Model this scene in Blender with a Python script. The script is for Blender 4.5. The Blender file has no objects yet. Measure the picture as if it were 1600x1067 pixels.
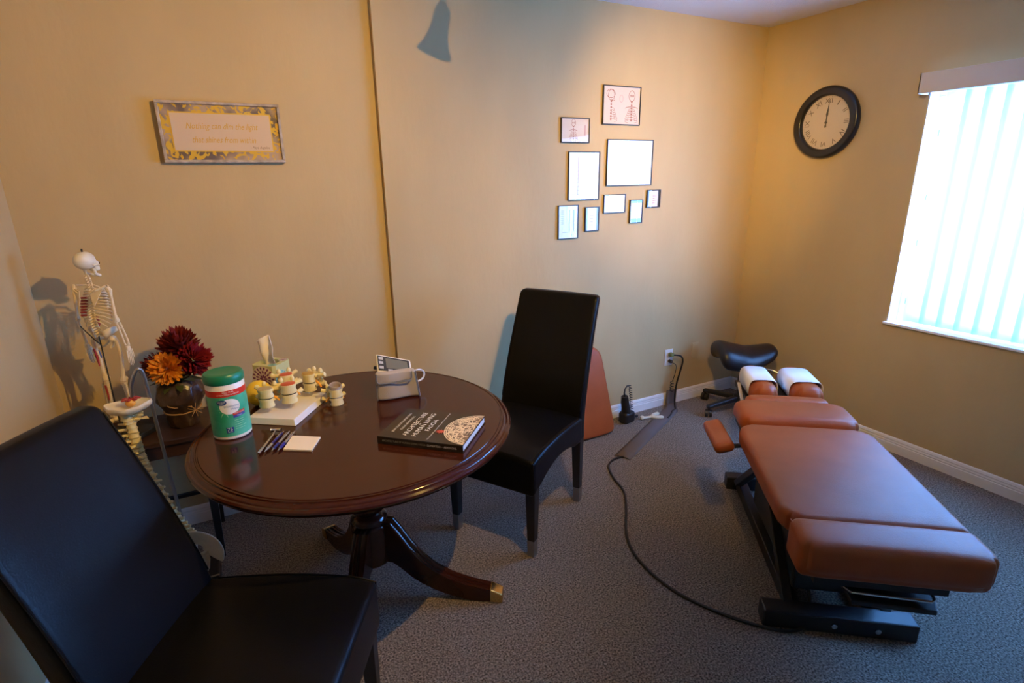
import bpy, bmesh, math, random
from mathutils import Vector, Matrix, Euler, noise

random.seed(7)
PI = math.pi
R_ = math.radians
scene = bpy.context.scene
col = scene.collection

# ------------------------------------------------------------------ camera
cam_d = bpy.data.cameras.new('camera')
cam = bpy.data.objects.new('camera', cam_d)
col.objects.link(cam)
cam_d.sensor_width = 36.0
cam_d.lens = 848.65 / 1600 * 36.0
cam_d.clip_start = 0.02
def cam_axes(yaw, pitch, roll):
    F = Vector((math.sin(yaw) * math.cos(pitch), math.cos(yaw) * math.cos(pitch), -math.sin(pitch)))
    R = Vector((math.cos(yaw), -math.sin(yaw), 0))
    U = R.cross(F)
    c, s = math.cos(roll), math.sin(roll)
    return c * R + s * U, -s * R + c * U, F
cr, cu, cf = cam_axes(0.4798, 0.2929, -0.0151)
cam.matrix_world = Matrix(((cr.x, cu.x, -cf.x, 0), (cr.y, cu.y, -cf.y, 0), (cr.z, cu.z, -cf.z, 1.5537), (0, 0, 0, 1)))
scene.camera = cam

# ------------------------------------------------------------------ view, world, daylight
scene.view_settings.view_transform = 'Standard'
scene.view_settings.look = 'None'
scene.view_settings.gamma = 1.0
scene.view_settings.use_curve_mapping = False
scene.view_settings.exposure = 0.7
scene.cycles.use_denoising = True
scene.cycles.sample_clamp_indirect = 6.0
scene.cycles.max_bounces = 10
scene.cycles.transparent_max_bounces = 16
scene.cycles.caustics_reflective = False
scene.cycles.caustics_refractive = False

world = bpy.data.worlds.new('sky')
scene.world = world
world.use_nodes = True
bg = world.node_tree.nodes['Background']
bg.inputs['Color'].default_value = (0.42, 0.68, 1.0, 1)
bg.inputs['Strength'].default_value = 3.0

DAY = (0.27, 0.42, 1.0)
WARM = (1.0, 0.62, 0.165)
sun_d = bpy.data.lights.new('window_daylight', 'AREA')
sun_d.shape = 'RECTANGLE'
sun_d.size = 1.9
sun_d.size_y = 1.35
sun_d.energy = 360
sun_d.color = DAY
sun_o = bpy.data.objects.new('window_daylight', sun_d)
col.objects.link(sun_o)
sun_o.location = (3.62, 0.75, 1.40)
sun_o.rotation_euler = (0, R_(90), 0)
sun_o.rotation_euler = Euler((R_(90), 0, R_(90)), 'XYZ')

# ------------------------------------------------------------------ materials
MATS = {}
def mat(name, color, rough=0.5, metal=0.0, spec=0.5, var=0.0, vscale=20.0, bump=0.0, bscale=60.0,
        color2=None, stretch=None, coat=0.0, trans=0.0, sheen=0.0, detail=4.0):
    if name in MATS:
        return MATS[name]
    m = bpy.data.materials.new(name)
    m.use_nodes = True
    nt = m.node_tree
    b = nt.nodes['Principled BSDF']
    b.inputs['Base Color'].default_value = (*color, 1)
    b.inputs['Roughness'].default_value = rough
    b.inputs['Metallic'].default_value = metal
    b.inputs['Specular IOR Level'].default_value = spec
    b.inputs['Coat Weight'].default_value = coat
    b.inputs['Transmission Weight'].default_value = trans
    b.inputs['Sheen Weight'].default_value = sheen
    tc = nt.nodes.new('ShaderNodeTexCoord')
    src = tc.outputs['Object']
    if stretch:
        mp = nt.nodes.new('ShaderNodeMapping')
        mp.inputs['Scale'].default_value = stretch
        nt.links.new(src, mp.inputs['Vector'])
        src = mp.outputs['Vector']
    if var > 0 or color2:
        n = nt.nodes.new('ShaderNodeTexNoise')
        n.inputs['Scale'].default_value = vscale
        n.inputs['Detail'].default_value = detail
        nt.links.new(src, n.inputs['Vector'])
        rmp = nt.nodes.new('ShaderNodeValToRGB')
        c2 = color2 or tuple(min(1, c * (1 + var)) for c in color)
        c1 = color if color2 else tuple(c * (1 - var) for c in color)
        rmp.color_ramp.elements[0].position = 0.35
        rmp.color_ramp.elements[1].position = 0.65
        rmp.color_ramp.elements[0].color = (*c1, 1)
        rmp.color_ramp.elements[1].color = (*c2, 1)
        nt.links.new(n.outputs['Fac'], rmp.inputs['Fac'])
        nt.links.new(rmp.outputs['Color'], b.inputs['Base Color'])
    if bump > 0:
        n2 = nt.nodes.new('ShaderNodeTexNoise')
        n2.inputs['Scale'].default_value = bscale
        n2.inputs['Detail'].default_value = 3
        nt.links.new(src, n2.inputs['Vector'])
        bp = nt.nodes.new('ShaderNodeBump')
        bp.inputs['Strength'].default_value = bump
        bp.inputs['Distance'].default_value = 0.01
        nt.links.new(n2.outputs['Fac'], bp.inputs['Height'])
        nt.links.new(bp.outputs['Normal'], b.inputs['Normal'])
    MATS[name] = m
    return m

def glass_mat(name, tint=(1, 1, 1), ior=1.5, rough=0.0):
    m = bpy.data.materials.new(name)
    m.use_nodes = True
    nt = m.node_tree
    nt.nodes.remove(nt.nodes['Principled BSDF'])
    out = nt.nodes['Material Output']
    t = nt.nodes.new('ShaderNodeBsdfTransparent'); t.inputs['Color'].default_value = (*tint, 1)
    g = nt.nodes.new('ShaderNodeBsdfGlossy'); g.inputs['Roughness'].default_value = rough
    lw = nt.nodes.new('ShaderNodeLayerWeight'); lw.inputs['Blend'].default_value = .5
    pw = nt.nodes.new('ShaderNodeMath'); pw.operation = 'POWER'; pw.inputs[1].default_value = 5
    fr = nt.nodes.new('ShaderNodeMath'); fr.operation = 'MULTIPLY_ADD'
    f0 = ((ior - 1) / (ior + 1)) ** 2
    fr.inputs[1].default_value = 1 - f0; fr.inputs[2].default_value = f0
    nt.links.new(lw.outputs['Facing'], pw.inputs[0]); nt.links.new(pw.outputs[0], fr.inputs[0])
    mx = nt.nodes.new('ShaderNodeMixShader')
    nt.links.new(fr.outputs[0], mx.inputs[0]); nt.links.new(t.outputs[0], mx.inputs[1]); nt.links.new(g.outputs[0], mx.inputs[2])
    nt.links.new(mx.outputs[0], out.inputs['Surface'])
    return m

def blind_mat():
    m = bpy.data.materials.new('translucent_vinyl')
    m.use_nodes = True
    nt = m.node_tree
    nt.nodes.remove(nt.nodes['Principled BSDF'])
    out = nt.nodes['Material Output']
    d = nt.nodes.new('ShaderNodeBsdfDiffuse'); d.inputs['Color'].default_value = (.82, .84, .80, 1)
    t = nt.nodes.new('ShaderNodeBsdfTranslucent'); t.inputs['Color'].default_value = (.58, .80, .84, 1)
    tr = nt.nodes.new('ShaderNodeBsdfTransparent'); tr.inputs['Color'].default_value = (.66, .90, .95, 1)
    m1 = nt.nodes.new('ShaderNodeMixShader'); m1.inputs[0].default_value = 0.55
    m2 = nt.nodes.new('ShaderNodeMixShader'); m2.inputs[0].default_value = 0.25
    nt.links.new(d.outputs[0], m1.inputs[1]); nt.links.new(t.outputs[0], m1.inputs[2])
    nt.links.new(m1.outputs[0], m2.inputs[1]); nt.links.new(tr.outputs[0], m2.inputs[2])
    nt.links.new(m2.outputs[0], out.inputs['Surface'])
    return m

def emit_mat(name, color, strength):
    m = bpy.data.materials.new(name)
    m.use_nodes = True
    b = m.node_tree.nodes['Principled BSDF']
    b.inputs['Base Color'].default_value = (*color, 1)
    b.inputs['Emission Color'].default_value = (*color, 1)
    b.inputs['Emission Strength'].default_value = strength
    return m

WALL = mat('wall_paint', (.54, .40, .200), rough=.62, spec=.3, bump=.08, bscale=26, var=.03, vscale=3, stretch=(1.6, 1.6, .7))
CEIL = mat('ceiling_paint', (.80, .79, .77), rough=.9, bump=.5, bscale=170)
TRIM = mat('trim_paint', (.78, .75, .70), rough=.4)
TRIMW = mat('window_paint', (.85, .86, .86), rough=.4)
CARPET = mat('carpet', (.048, .039, .030), rough=.95, spec=.1, color2=(.33, .27, .21), vscale=150, bump=.6, bscale=180, sheen=.15, detail=5)
WOOD = mat('mahogany', (.045, .010, .0045), rough=.13, color2=(.034, .0075, .0036), vscale=5, stretch=(1, 9, 1), spec=.42)
WOODD = mat('dark_wood', (.028, .013, .011), rough=.35, color2=(.045, .02, .016), vscale=12, stretch=(1, 8, 8))
LEATHER = mat('black_leather', (.004, .004, .0045), rough=.34, spec=.15, bump=.05, bscale=260)
BLACKW = mat('black_wood', (.010, .009, .009), rough=.35)
TIP = mat('brushed_metal', (.33, .32, .30), rough=.38, metal=1.0)
CHROME = mat('chrome', (.65, .65, .65), rough=.2, metal=1.0)
BRASS = mat('brass', (.72, .48, .16), rough=.25, metal=1.0)
TANL = mat('caramel_leather', (.36, .085, .022), rough=.40, spec=.28, bump=.10, bscale=330, var=.08, vscale=7)
BLACKM = mat('black_metal', (.012, .012, .013), rough=.45)
BLACKP = mat('black_plastic', (.015, .015, .016), rough=.4)
PAPER = mat('white_paper', (.82, .82, .82), rough=.8)
BONE = mat('bone', (.74, .60, .37), rough=.5, color2=(.82, .69, .46), vscale=60)
BONEW = mat('pale_bone', (.74, .68, .54), rough=.5, var=.05, vscale=30)
BONEY = mat('cream_vertebra', (.76, .64, .30), rough=.45, color2=(.80, .70, .40), vscale=60)
RED = mat('muscle_red', (.35, .03, .03), rough=.5)
BLUE = mat('muscle_blue', (.05, .10, .30), rough=.5)
GLASS = glass_mat('picture_glass', ior=1.52)
PANE = glass_mat('window_glass', tint=(.95, .98, 1.0))
FRAMEB = mat('black_frame', (.018, .016, .016), rough=.35)

# ------------------------------------------------------------------ mesh builder
class MB:
    def __init__(s):
        s.v = []; s.f = []
    def add(s, vs, fs, M=None):
        o = len(s.v)
        for p in vs:
            p = Vector(p)
            s.v.append(M @ p if M else p)
        s.f += [tuple(i + o for i in f) for f in fs]
        return s
    def box(s, x0, x1, y0, y1, z0, z1, M=None):
        vs = [(x, y, z) for z in (z0, z1) for y in (y0, y1) for x in (x0, x1)]
        return s.add(vs, [(0, 2, 3, 1), (4, 5, 7, 6), (0, 1, 5, 4), (2, 6, 7, 3), (0, 4, 6, 2), (1, 3, 7, 5)], M)
    def rbox(s, c, size, r, n=5, fn=None, M=None):
        """rounded box on a gridded cube; fn maps each point"""
        hx, hy, hz = (d / 2 for d in size)
        h = (hx, hy, hz)
        idx = {}; vs = []; fs = []
        if isinstance(n, int): n = (n, n, n)
        def ticks(half, k):
            rr = min(r, half * .999)
            inner = half - rr
            t = [-half + rr * (1 - math.cos(PI / 2 * i / 3)) if False else -half + rr * i / 3 for i in range(3)]
            mid = [-inner + 2 * inner * i / k for i in range(k + 1)]
            return t + mid + [-q for q in reversed(t)]
        T = [ticks(h[i], n[i]) for i in range(3)]
        def vid(p):
            k = tuple(round(q, 6) for q in p)
            if k not in idx:
                q = []
                inn = [max(-(h[i] - min(r, h[i] * .999)), min(h[i] - min(r, h[i] * .999), p[i])) for i in range(3)]
                d = Vector([p[i] - inn[i] for i in range(3)])
                if d.length > 1e-9:
                    # cube-to-sphere on the corner cell
                    m = max(abs(x) for x in d)
                    d = d.normalized() * m
                pt = Vector(inn) + d
                pt = Vector((pt.x + c[0], pt.y + c[1], pt.z + c[2]))
                if fn: pt = Vector(fn(pt))
                idx[k] = len(vs); vs.append(pt)
            return idx[k]
        for ax in range(3):
            a, b = [(1, 2), (2, 0), (0, 1)][ax]
            for sg in (-1, 1):
                for i in range(len(T[a]) - 1):
                    for j in range(len(T[b]) - 1):
                        q = []
                        for (u, w) in ((i, j), (i + 1, j), (i + 1, j + 1), (i, j + 1)):
                            p = [0, 0, 0]; p[ax] = sg * h[ax]; p[a] = T[a][u]; p[b] = T[b][w]
                            q.append(vid(p))
                        if sg < 0: q.reverse()
                        fs.append(tuple(q))
        return s.add(vs, fs, M)
    def lathe(s, prof, seg=32, c=(0, 0, 0), M=None, fn=None):
        vs = []; fs = []; k = len(prof)
        for i in range(seg):
            a = 2 * PI * i / seg
            for (r, z) in prof:
                p = (c[0] + r * math.cos(a), c[1] + r * math.sin(a), c[2] + z)
                vs.append(fn(p, a) if fn else p)
        for i in range(seg):
            j = (i + 1) % seg
            for q in range(k - 1):
                fs.append((i * k + q, j * k + q, j * k + q + 1, i * k + q + 1))
        if prof[0][0] > 1e-6: fs.append(tuple(i * k for i in reversed(range(seg))))
        if prof[-1][0] > 1e-6: fs.append(tuple(i * k + k - 1 for i in range(seg)))
        return s.add(vs, fs, M)
    def tube(s, pts, r, seg=8, closed=False, M=None, flat=1.0):
        pts = [Vector(p) for p in pts]
        n = len(pts)
        rs = r if isinstance(r, (list, tuple)) else [r] * n
        tang = []
        for i in range(n):
            a = pts[(i - 1) % n] if (closed or i > 0) else pts[i]
            b = pts[(i + 1) % n] if (closed or i < n - 1) else pts[i]
            t = (b - a)
            tang.append(t.normalized() if t.length > 1e-9 else Vector((0, 0, 1)))
        up = Vector((0, 0, 1)) if abs(tang[0].z) < .9 else Vector((1, 0, 0))
        nv = tang[0].cross(up).normalized()
        vs = []; fs = []
        for i in range(n):
            nv = (nv - tang[i] * nv.dot(tang[i]))
            nv = nv.normalized() if nv.length > 1e-9 else tang[i].orthogonal().normalized()
            bv = tang[i].cross(nv)
            for k in range(seg):
                a = 2 * PI * k / seg
                vs.append(pts[i] + nv * (rs[i] * math.cos(a)) + bv * (rs[i] * math.sin(a) * flat))
        m = n if closed else n - 1
        for i in range(m):
            j = (i + 1) % n
            for k in range(seg):
                l = (k + 1) % seg
                fs.append((i * seg + k, i * seg + l, j * seg + l, j * seg + k))
        if not closed:
            fs.append(tuple(reversed(range(seg))))
            fs.append(tuple((n - 1) * seg + k for k in range(seg)))
        return s.add(vs, fs, M)
    def ell(s, c, rad, seg=14, rings=9, fn=None, M=None):
        vs = [(c[0], c[1], c[2] - rad[2])]
        fs = []
        for i in range(1, rings):
            ph = -PI / 2 + PI * i / rings
            for k in range(seg):
                a = 2 * PI * k / seg
                vs.append((c[0] + rad[0] * math.cos(ph) * math.cos(a), c[1] + rad[1] * math.cos(ph) * math.sin(a), c[2] + rad[2] * math.sin(ph)))
        vs.append((c[0], c[1], c[2] + rad[2]))
        for k in range(seg):
            fs.append((0, 1 + (k + 1) % seg, 1 + k))
        for i in range(rings - 2):
            for k in range(seg):
                a = 1 + i * seg + k; b = 1 + i * seg + (k + 1) % seg
                fs.append((a, b, b + seg, a + seg))
        o = 1 + (rings - 2) * seg
        for k in range(seg):
            fs.append((o + k, o + (k + 1) % seg, len(vs) - 1))
        if fn: vs = [fn(Vector(p)) for p in vs]
        return s.add(vs, fs, M)
    def prism(s, poly, a0, a1, axis='z', M=None):
        n = len(poly)
        def P(u, w, a):
            return {'z': (u, w, a), 'x': (a, u, w), 'y': (u, a, w)}[axis]
        vs = [P(u, w, a0) for u, w in poly] + [P(u, w, a1) for u, w in poly]
        fs = [tuple(reversed(range(n))), tuple(range(n, 2 * n))]
        for i in range(n):
            j = (i + 1) % n
            fs.append((i, j, n + j, n + i))
        if axis == 'y':
            fs = [tuple(reversed(f)) for f in fs]
        return s.add(vs, fs, M)
    def build(s, name, m, parent=None, smooth=True, bevel=0, bseg=2, angle=40, subsurf=0, loc=None, rot=None):
        me = bpy.data.meshes.new(name)
        me.from_pydata([tuple(p) for p in s.v], [], s.f)
        me.update()
        bm = bmesh.new(); bm.from_mesh(me)
        bmesh.ops.recalc_face_normals(bm, faces=bm.faces)
        bm.to_mesh(me); bm.free()
        if smooth:
            me.polygons.foreach_set('use_smooth', [True] * len(me.polygons))
            me.set_sharp_from_angle(angle=R_(angle))
        me.materials.append(m)
        o = bpy.data.objects.new(name, me)
        col.objects.link(o)
        if parent: o.parent = parent
        if loc: o.location = loc
        if rot: o.rotation_euler = rot
        if bevel:
            b = o.modifiers.new('bevel', 'BEVEL'); b.width = bevel; b.segments = bseg; b.limit_method = 'ANGLE'; b.angle_limit = R_(35)
        if subsurf:
            b = o.modifiers.new('sub', 'SUBSURF'); b.levels = subsurf; b.render_levels = subsurf
        return o

def thing(name, label, cat, loc=(0, 0, 0), rz=0, group=None):
    o = bpy.data.objects.new(name, None)
    col.objects.link(o)
    o.empty_display_size = .05
    o.location = loc; o.rotation_euler = (0, 0, rz)
    o['label'] = label; o['category'] = cat
    if group: o['group'] = group
    return o
def tag(o, label, cat, group=None):
    o['label'] = label; o['category'] = cat
    if group: o['group'] = group
    return o
def struct(o, label=None):
    o['kind'] = 'structure'
    if label: o['label'] = label
    return o
def part_copy(o, parent, name=None):
    c = o.copy(); c.parent = parent; col.objects.link(c)
    if name: c.name = name
    return c
def text_geo(body, size, align='CENTER', shear=0.0, spacing=1.0):
    """2D triangles of a line of lettering"""
    cu_ = bpy.data.curves.new('lettering', 'FONT')
    cu_.body = body; cu_.size = size; cu_.align_x = align; cu_.align_y = 'CENTER'; cu_.shear = shear
    cu_.space_character = spacing; cu_.resolution_u = 2
    ob = bpy.data.objects.new('lettering', cu_)
    me = bpy.data.meshes.new_from_object(ob)
    vs = [v.co.copy() for v in me.vertices]; fs = [tuple(p.vertices) for p in me.polygons]
    bpy.data.objects.remove(ob); bpy.data.curves.remove(cu_); bpy.data.meshes.remove(me)
    return vs, fs
def lettering(name, body, size, mapf, m, parent, align='CENTER', shear=0.0, spacing=1.0, width=None):
    vs, fs = text_geo(body, size, align, shear, spacing)
    if width and vs:
        w = max(v.x for v in vs) - min(v.x for v in vs)
        k = width / w
        vs = [Vector((v.x * k, v.y, 0)) for v in vs]
    mb = MB(); mb.add([mapf(v.x, v.y) for v in vs], fs)
    return mb.build(name, m, parent, smooth=False)

def smoothpath(pts, n=8):
    pts = [Vector(p) for p in pts]; out = []
    for i in range(len(pts) - 1):
        a = pts[max(i - 1, 0)]; b = pts[i]; c = pts[i + 1]; d_ = pts[min(i + 2, len(pts) - 1)]
        for k in range(n):
            q = k / n
            out.append(.5 * ((2 * b) + (c - a) * q + (2 * a - 5 * b + 4 * c - d_) * q * q + (3 * b - a - 3 * c + d_) * q ** 3))
    out.append(pts[-1]); return out

# ================================================================== THE ROOM
YB, YB2, XR, XL, YF, H = 2.66, 2.69, 3.255, -0.686, -1.7, 2.44
XS = 0.7135
WY0, WY1, WZ0, WZ1 = -0.15, 1.655, 0.745, 1.965        # window opening
def quad_wall(name, mb, m=None):
    return struct(mb.build(name, m or WALL, smooth=False))
mb = MB(); mb.box(XL - .15, XR + .15, YF - .15, YB2 + .15, -.1, 0)
struct(mb.build('floor', CARPET, smooth=False), 'grey brown low pile carpet')
mb = MB(); mb.box(XL - .15, XR + .15, YF - .15, YB2 + .15, H, H + .1)
struct(mb.build('ceiling', CEIL, smooth=False), 'textured off white ceiling')
mb = MB(); mb.box(XS, XR + .15, YB, YB2 + .15, 0, H); quad_wall('wall_back', mb)
mb = MB(); mb.box(XL - .15, XS, YB2, YB2 + .15, 0, H); quad_wall('wall_back_left', mb)
mb = MB(); mb.box(XL - .15, XL, YF, YB2, 0, H); quad_wall('wall_left', mb)
mb = MB(); mb.box(XL - .15, XR + .15, YF - .15, YF, 0, H); quad_wall('wall_front', mb)
mb = MB()
mb.box(XR, XR + .15, YF, WY0, 0, H); mb.box(XR, XR + .15, WY1, YB, 0, H)
mb.box(XR, XR + .15, WY0, WY1, 0, WZ0 - .015); mb.box(XR, XR + .15, WY0, WY1, WZ1, H)
quad_wall('wall_right', mb)

def baseboard(name, p0, p1, nrm):
    """profile swept from p0 to p1 along the wall; nrm points into the room"""
    prof = [(0, 0), (.013, 0), (.013, .050), (.010, .054), (.012, .060), (.009, .068), (.010, .074), (.006, .084), (0, .089)]
    n = len(prof); vs = []
    for p in (p0, p1):
        for d, z in prof: vs.append((p[0] + nrm[0] * d, p[1] + nrm[1] * d, z))
    fs = [tuple(range(n)), tuple(reversed(range(n, 2 * n)))]
    for i in range(n):
        j = (i + 1) % n
        fs.append((i, i + n, j + n, j))
    mb = MB(); mb.add(vs, fs)
    return struct(mb.build(name, TRIM, smooth=False), 'white moulded baseboard')
baseboard('baseboard_back', (XS, YB), (XR, YB), (0, -1))
baseboard('baseboard_back_left', (XL, YB2), (XS, YB2), (0, -1))
baseboard('baseboard_right', (XR, YF), (XR, YB - .013), (-1, 0))
baseboard('baseboard_left', (XL, YF), (XL, YB2 - .013), (1, 0))
baseboard('baseboard_front', (XL + .013, YF), (XR - .013, YF), (0, 1))

# window: frame, panes and sill
win = bpy.data.objects.new('window_1', None); col.objects.link(win); struct(win, 'bright window with white frame behind vertical blinds')
win.location = (XR, WY1, WZ0)
W, HH = WY1 - WY0, WZ1 - WZ0
mb = MB()
mb.box(.085, .135, -W, 0, 0, .045); mb.box(.085, .135, -W, 0, HH - .045, HH)
mb.box(.085, .135, -.05, 0, .045, HH - .045); mb.box(.085, .135, -W, -W + .05, .045, HH - .045)
mb.box(.090, .130, -W / 2 - .025, -W / 2 + .025, .045, HH - .045)
mb.build('window_frame', TRIMW, win, smooth=False, bevel=.004)
for k in (0, 1):
    mb = MB(); mb.box(.108, .112, -W / 2 * (k + 1) + (.05 if k else .025), -W / 2 * k - (.025 if k else .05), .045, HH - .045)
    mb.build('pane', PANE, win, smooth=False)
mb = MB()
mb.box(.0, .149, -.0055, -.0005, 0, HH); mb.box(.0, .149, -W + .0005, -W + .0055, 0, HH); mb.box(.0, .149, -W + .006, -.006, HH - .006, HH - .0005)
mb.build('reveal_lining', TRIMW, win, smooth=False)
mb = MB(); mb.box(-.018, .085, -W - .012, .012, -.0145, .0)
mb.build('window_sill', TRIMW, win, smooth=False, bevel=.003)
# the latches seen in the gap beside the slats
for z in (.1, .42, .66, .98):
    mb = MB(); mb.box(.074, .084, -.047, -.037, z, z + .032)
    mb.build('latch', mat('grey_latch', (.25, .30, .36), rough=.5), win, smooth=False)

bl = thing('vertical_blind', 'white translucent vertical blind with tan valance hanging in the window', 'blind', (XR, WY1, WZ0))
BL = blind_mat()
mb = MB()
SW = .102
for i in range(23):
    pass
i = 0; y = -.062
slat = None
while y - SW > -W:
    if slat is None:
        mb = MB(); vs = []; fs = []
        k = 6
        for zi, z in enumerate((.012, HH - .035)):
            for q in range(k + 1):
                t = q / k - .5
                vs.append((.012 * (1 - 4 * t * t), t * SW, z))
        for q in range(k): fs.append((q, q + 1, q + k + 2, q + k + 1))
        mb.add(vs, fs)
        slat = mb.build('slat', BL, bl)
        so = slat.modifiers.new('solid', 'SOLIDIFY'); so.thickness = .0008
    else:
        slat = part_copy(slat, bl)
    slat.location = (.040, y - SW / 2, 0); slat.rotation_euler = (0, 0, R_(11))
    y -= .081
mb = MB(); mb.box(-.010, .045, -W + .02, -.02, HH - .034, HH - .008)
mb.build('head_rail', TRIMW, bl, smooth=False)
mb = MB()
mb.box(-.092, -.084, -W - .03, .012, 1.178, 1.272)
mb.box(-.092, -.001, .004, .012, 1.178, 1.272); mb.box(-.092, -.001, -W - .03, -W - .022, 1.178, 1.272)
mb.build('valance', mat('valance_vinyl', (.62, .55, .47), rough=.5), bl, smooth=False, bevel=.002)

# ================================================================== CEILING SPOTLIGHTS (their shadows and light fall on the walls)
def spot_head(rail, loc, aim, lit=None, cone=110, blend=.6, radius=.03):
    loc = Vector(loc); d = (Vector(aim) - loc).normalized()
    q = d.to_track_quat('-Z', 'Y').to_matrix().to_4x4()
    M = Matrix.Translation(loc) @ q
    mb = MB()
    mb.lathe([(.0, .13), (.022, .128), (.026, .10), (.026, .075), (.030, .055), (.036, .03), (.053, .0), (.051, .0), (.034, .031), (.024, .07), (0, .072)], 28, M=M)
    hd = mb.build('spot_shade', mat('satin_nickel', (.45, .44, .42), rough=.35, metal=1), rail)
    mb = MB(); top = M @ Vector((0, 0, .125))
    mb.tube([top, (top.x, top.y, 2.37), (top.x, top.y, 2.4395)], [.011, .011, .011], 10)
    mb.build('stem', MATS['satin_nickel'], rail)
    mb = MB(); mb.ell((0, 0, .05), (.022, .022, .02), 12, 8, M=M)
    mb.build('bulb', emit_mat('bulb_glow', WARM, 8) if lit else mat('bulb_glass', (.8, .8, .8), rough=.2), hd)
    if lit:
        L = bpy.data.lights.new('spot_bulb', 'SPOT')
        L.energy = lit; L.color = WARM; L.spot_size = R_(cone); L.spot_blend = blend; L.shadow_soft_size = radius
        lo = bpy.data.objects.new('spot_bulb', L); col.objects.link(lo)
        lo.parent = rail
        lo.matrix_local = M @ Matrix.Translation((0, 0, -.012))
tl = thing('track_light', 'nickel ceiling track light with cone shaded spots above the round table', 'ceiling light')
mb = MB(); mb.box(1.00, 1.04, .40, 2.05, 2.415, 2.4395)
mb.build('rail', MATS.get('satin_nickel') or mat('satin_nickel', (.45, .44, .42), rough=.35, metal=1), tl, smooth=False, bevel=.003)
spot_head(tl, (.985, .72, 2.26), (-.28, 2.60, .95), 84, 124, 1.0, .010)
spot_head(tl, (1.085, .80, 2.21), (2.75, 2.60, .95), 66, 96, 1.0)
spot_head(tl, (1.05, .50, 2.21), (2.58, 2.66, 1.70), 165, 44, 1.0)
spot_head(tl, (.99, 1.87, 2.17), (.91, 1.80, 1.9), None)

# ================================================================== ROUND TABLE
TC = (0.328, 1.812); TR = .537; TZ = .745
rt = thing('round_table', 'round glossy mahogany pedestal table with moulded edge and brass toed feet', 'table', (TC[0], TC[1], 0))
mb = MB()
r = TR
mb.lathe([(0, .698), (r - .09, .698), (r - .03, .700), (r - .020, .704), (r - .010, .708), (r - .014, .7115), (r - .012, .7135), (r - .004, .716), (r, .7215), (r - .001, .727), (r - .006, .7315), (r - .012, .7325),
          (r - .0135, .7355), (r - .018, .7385), (r - .026, .7400), (r - .0275, .7445), (r - .031, .7448), (r - .0325, .7425), (r - .036, .7425), (r - .0375, .7450), (0, .745)], 128)
mb.build('tabletop', WOOD, rt, angle=30)
mb = MB()
mb.lathe([(0, .697), (.17, .697), (.17, .672), (.06, .668), (.045, .64), (.040, .60), (.046, .54), (.060, .47), (.066, .42), (.058, .385), (.042, .372), (.052, .366), (.066, .355),
          (.068, .342), (.058, .334), (.066, .330), (.070, .32), (.070, .17), (.05, .16), (.03, .15), (0, .148)], 40)
mb.build('pedestal', WOOD, rt, angle=50)
top = [(.055, .335), (.085, .332), (.115, .290), (.15, .232), (.19, .180), (.24, .135), (.30, .100), (.36, .078), (.42, .063), (.455, .056)]
bot = [(.055, .170), (.085, .165), (.115, .140), (.15, .105), (.19, .075), (.24, .047), (.30, .024), (.36, .008), (.42, .001), (.455, .0005)]
for leg_deg in (-32, 236, 102):
    ang = R_(leg_deg)
    lg = MB()
    hw = .029
    n = len(top); vs = []; fs = []
    ridge = [(-1, 0), (-.72, .0), (-.60, -.004), (-.48, 0), (-.2, 0), (-.1, -.004), (0, 0), (.1, -.004), (.2, 0), (.48, 0), (.60, -.004), (.72, 0), (1, 0)]
    for i in range(n):
        wv = hw * (1 - .18 * i / n)
        for t, dz in ridge: vs.append((top[i][0], wv * t, top[i][1] + dz))
        vs.append((bot[i][0], wv * .8, bot[i][1])); vs.append((bot[i][0], -wv * .8, bot[i][1]))
    m_ = len(ridge) + 2
    for i in range(n - 1):
        for j in range(m_):
            l = (j + 1) % m_
            fs.append((i * m_ + j, i * m_ + l, (i + 1) * m_ + l, (i + 1) * m_ + j))
    fs.append(tuple(range(m_))); fs.append(tuple((n - 1) * m_ + j for j in range(m_)))
    lg.add(vs, fs)
    o = lg.build('leg', WOOD, rt, rot=(0, 0, ang), angle=35)
    cp = MB(); cp.rbox((.474, 0, .0295), (.048, .052, .058), .006, 2, fn=lambda p: (p.x, p.y, p.z * (1 - .35 * max(0, (p.x - .455) / .043)) + .0005))
    cp.build('toe_cap', BRASS, o)

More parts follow.
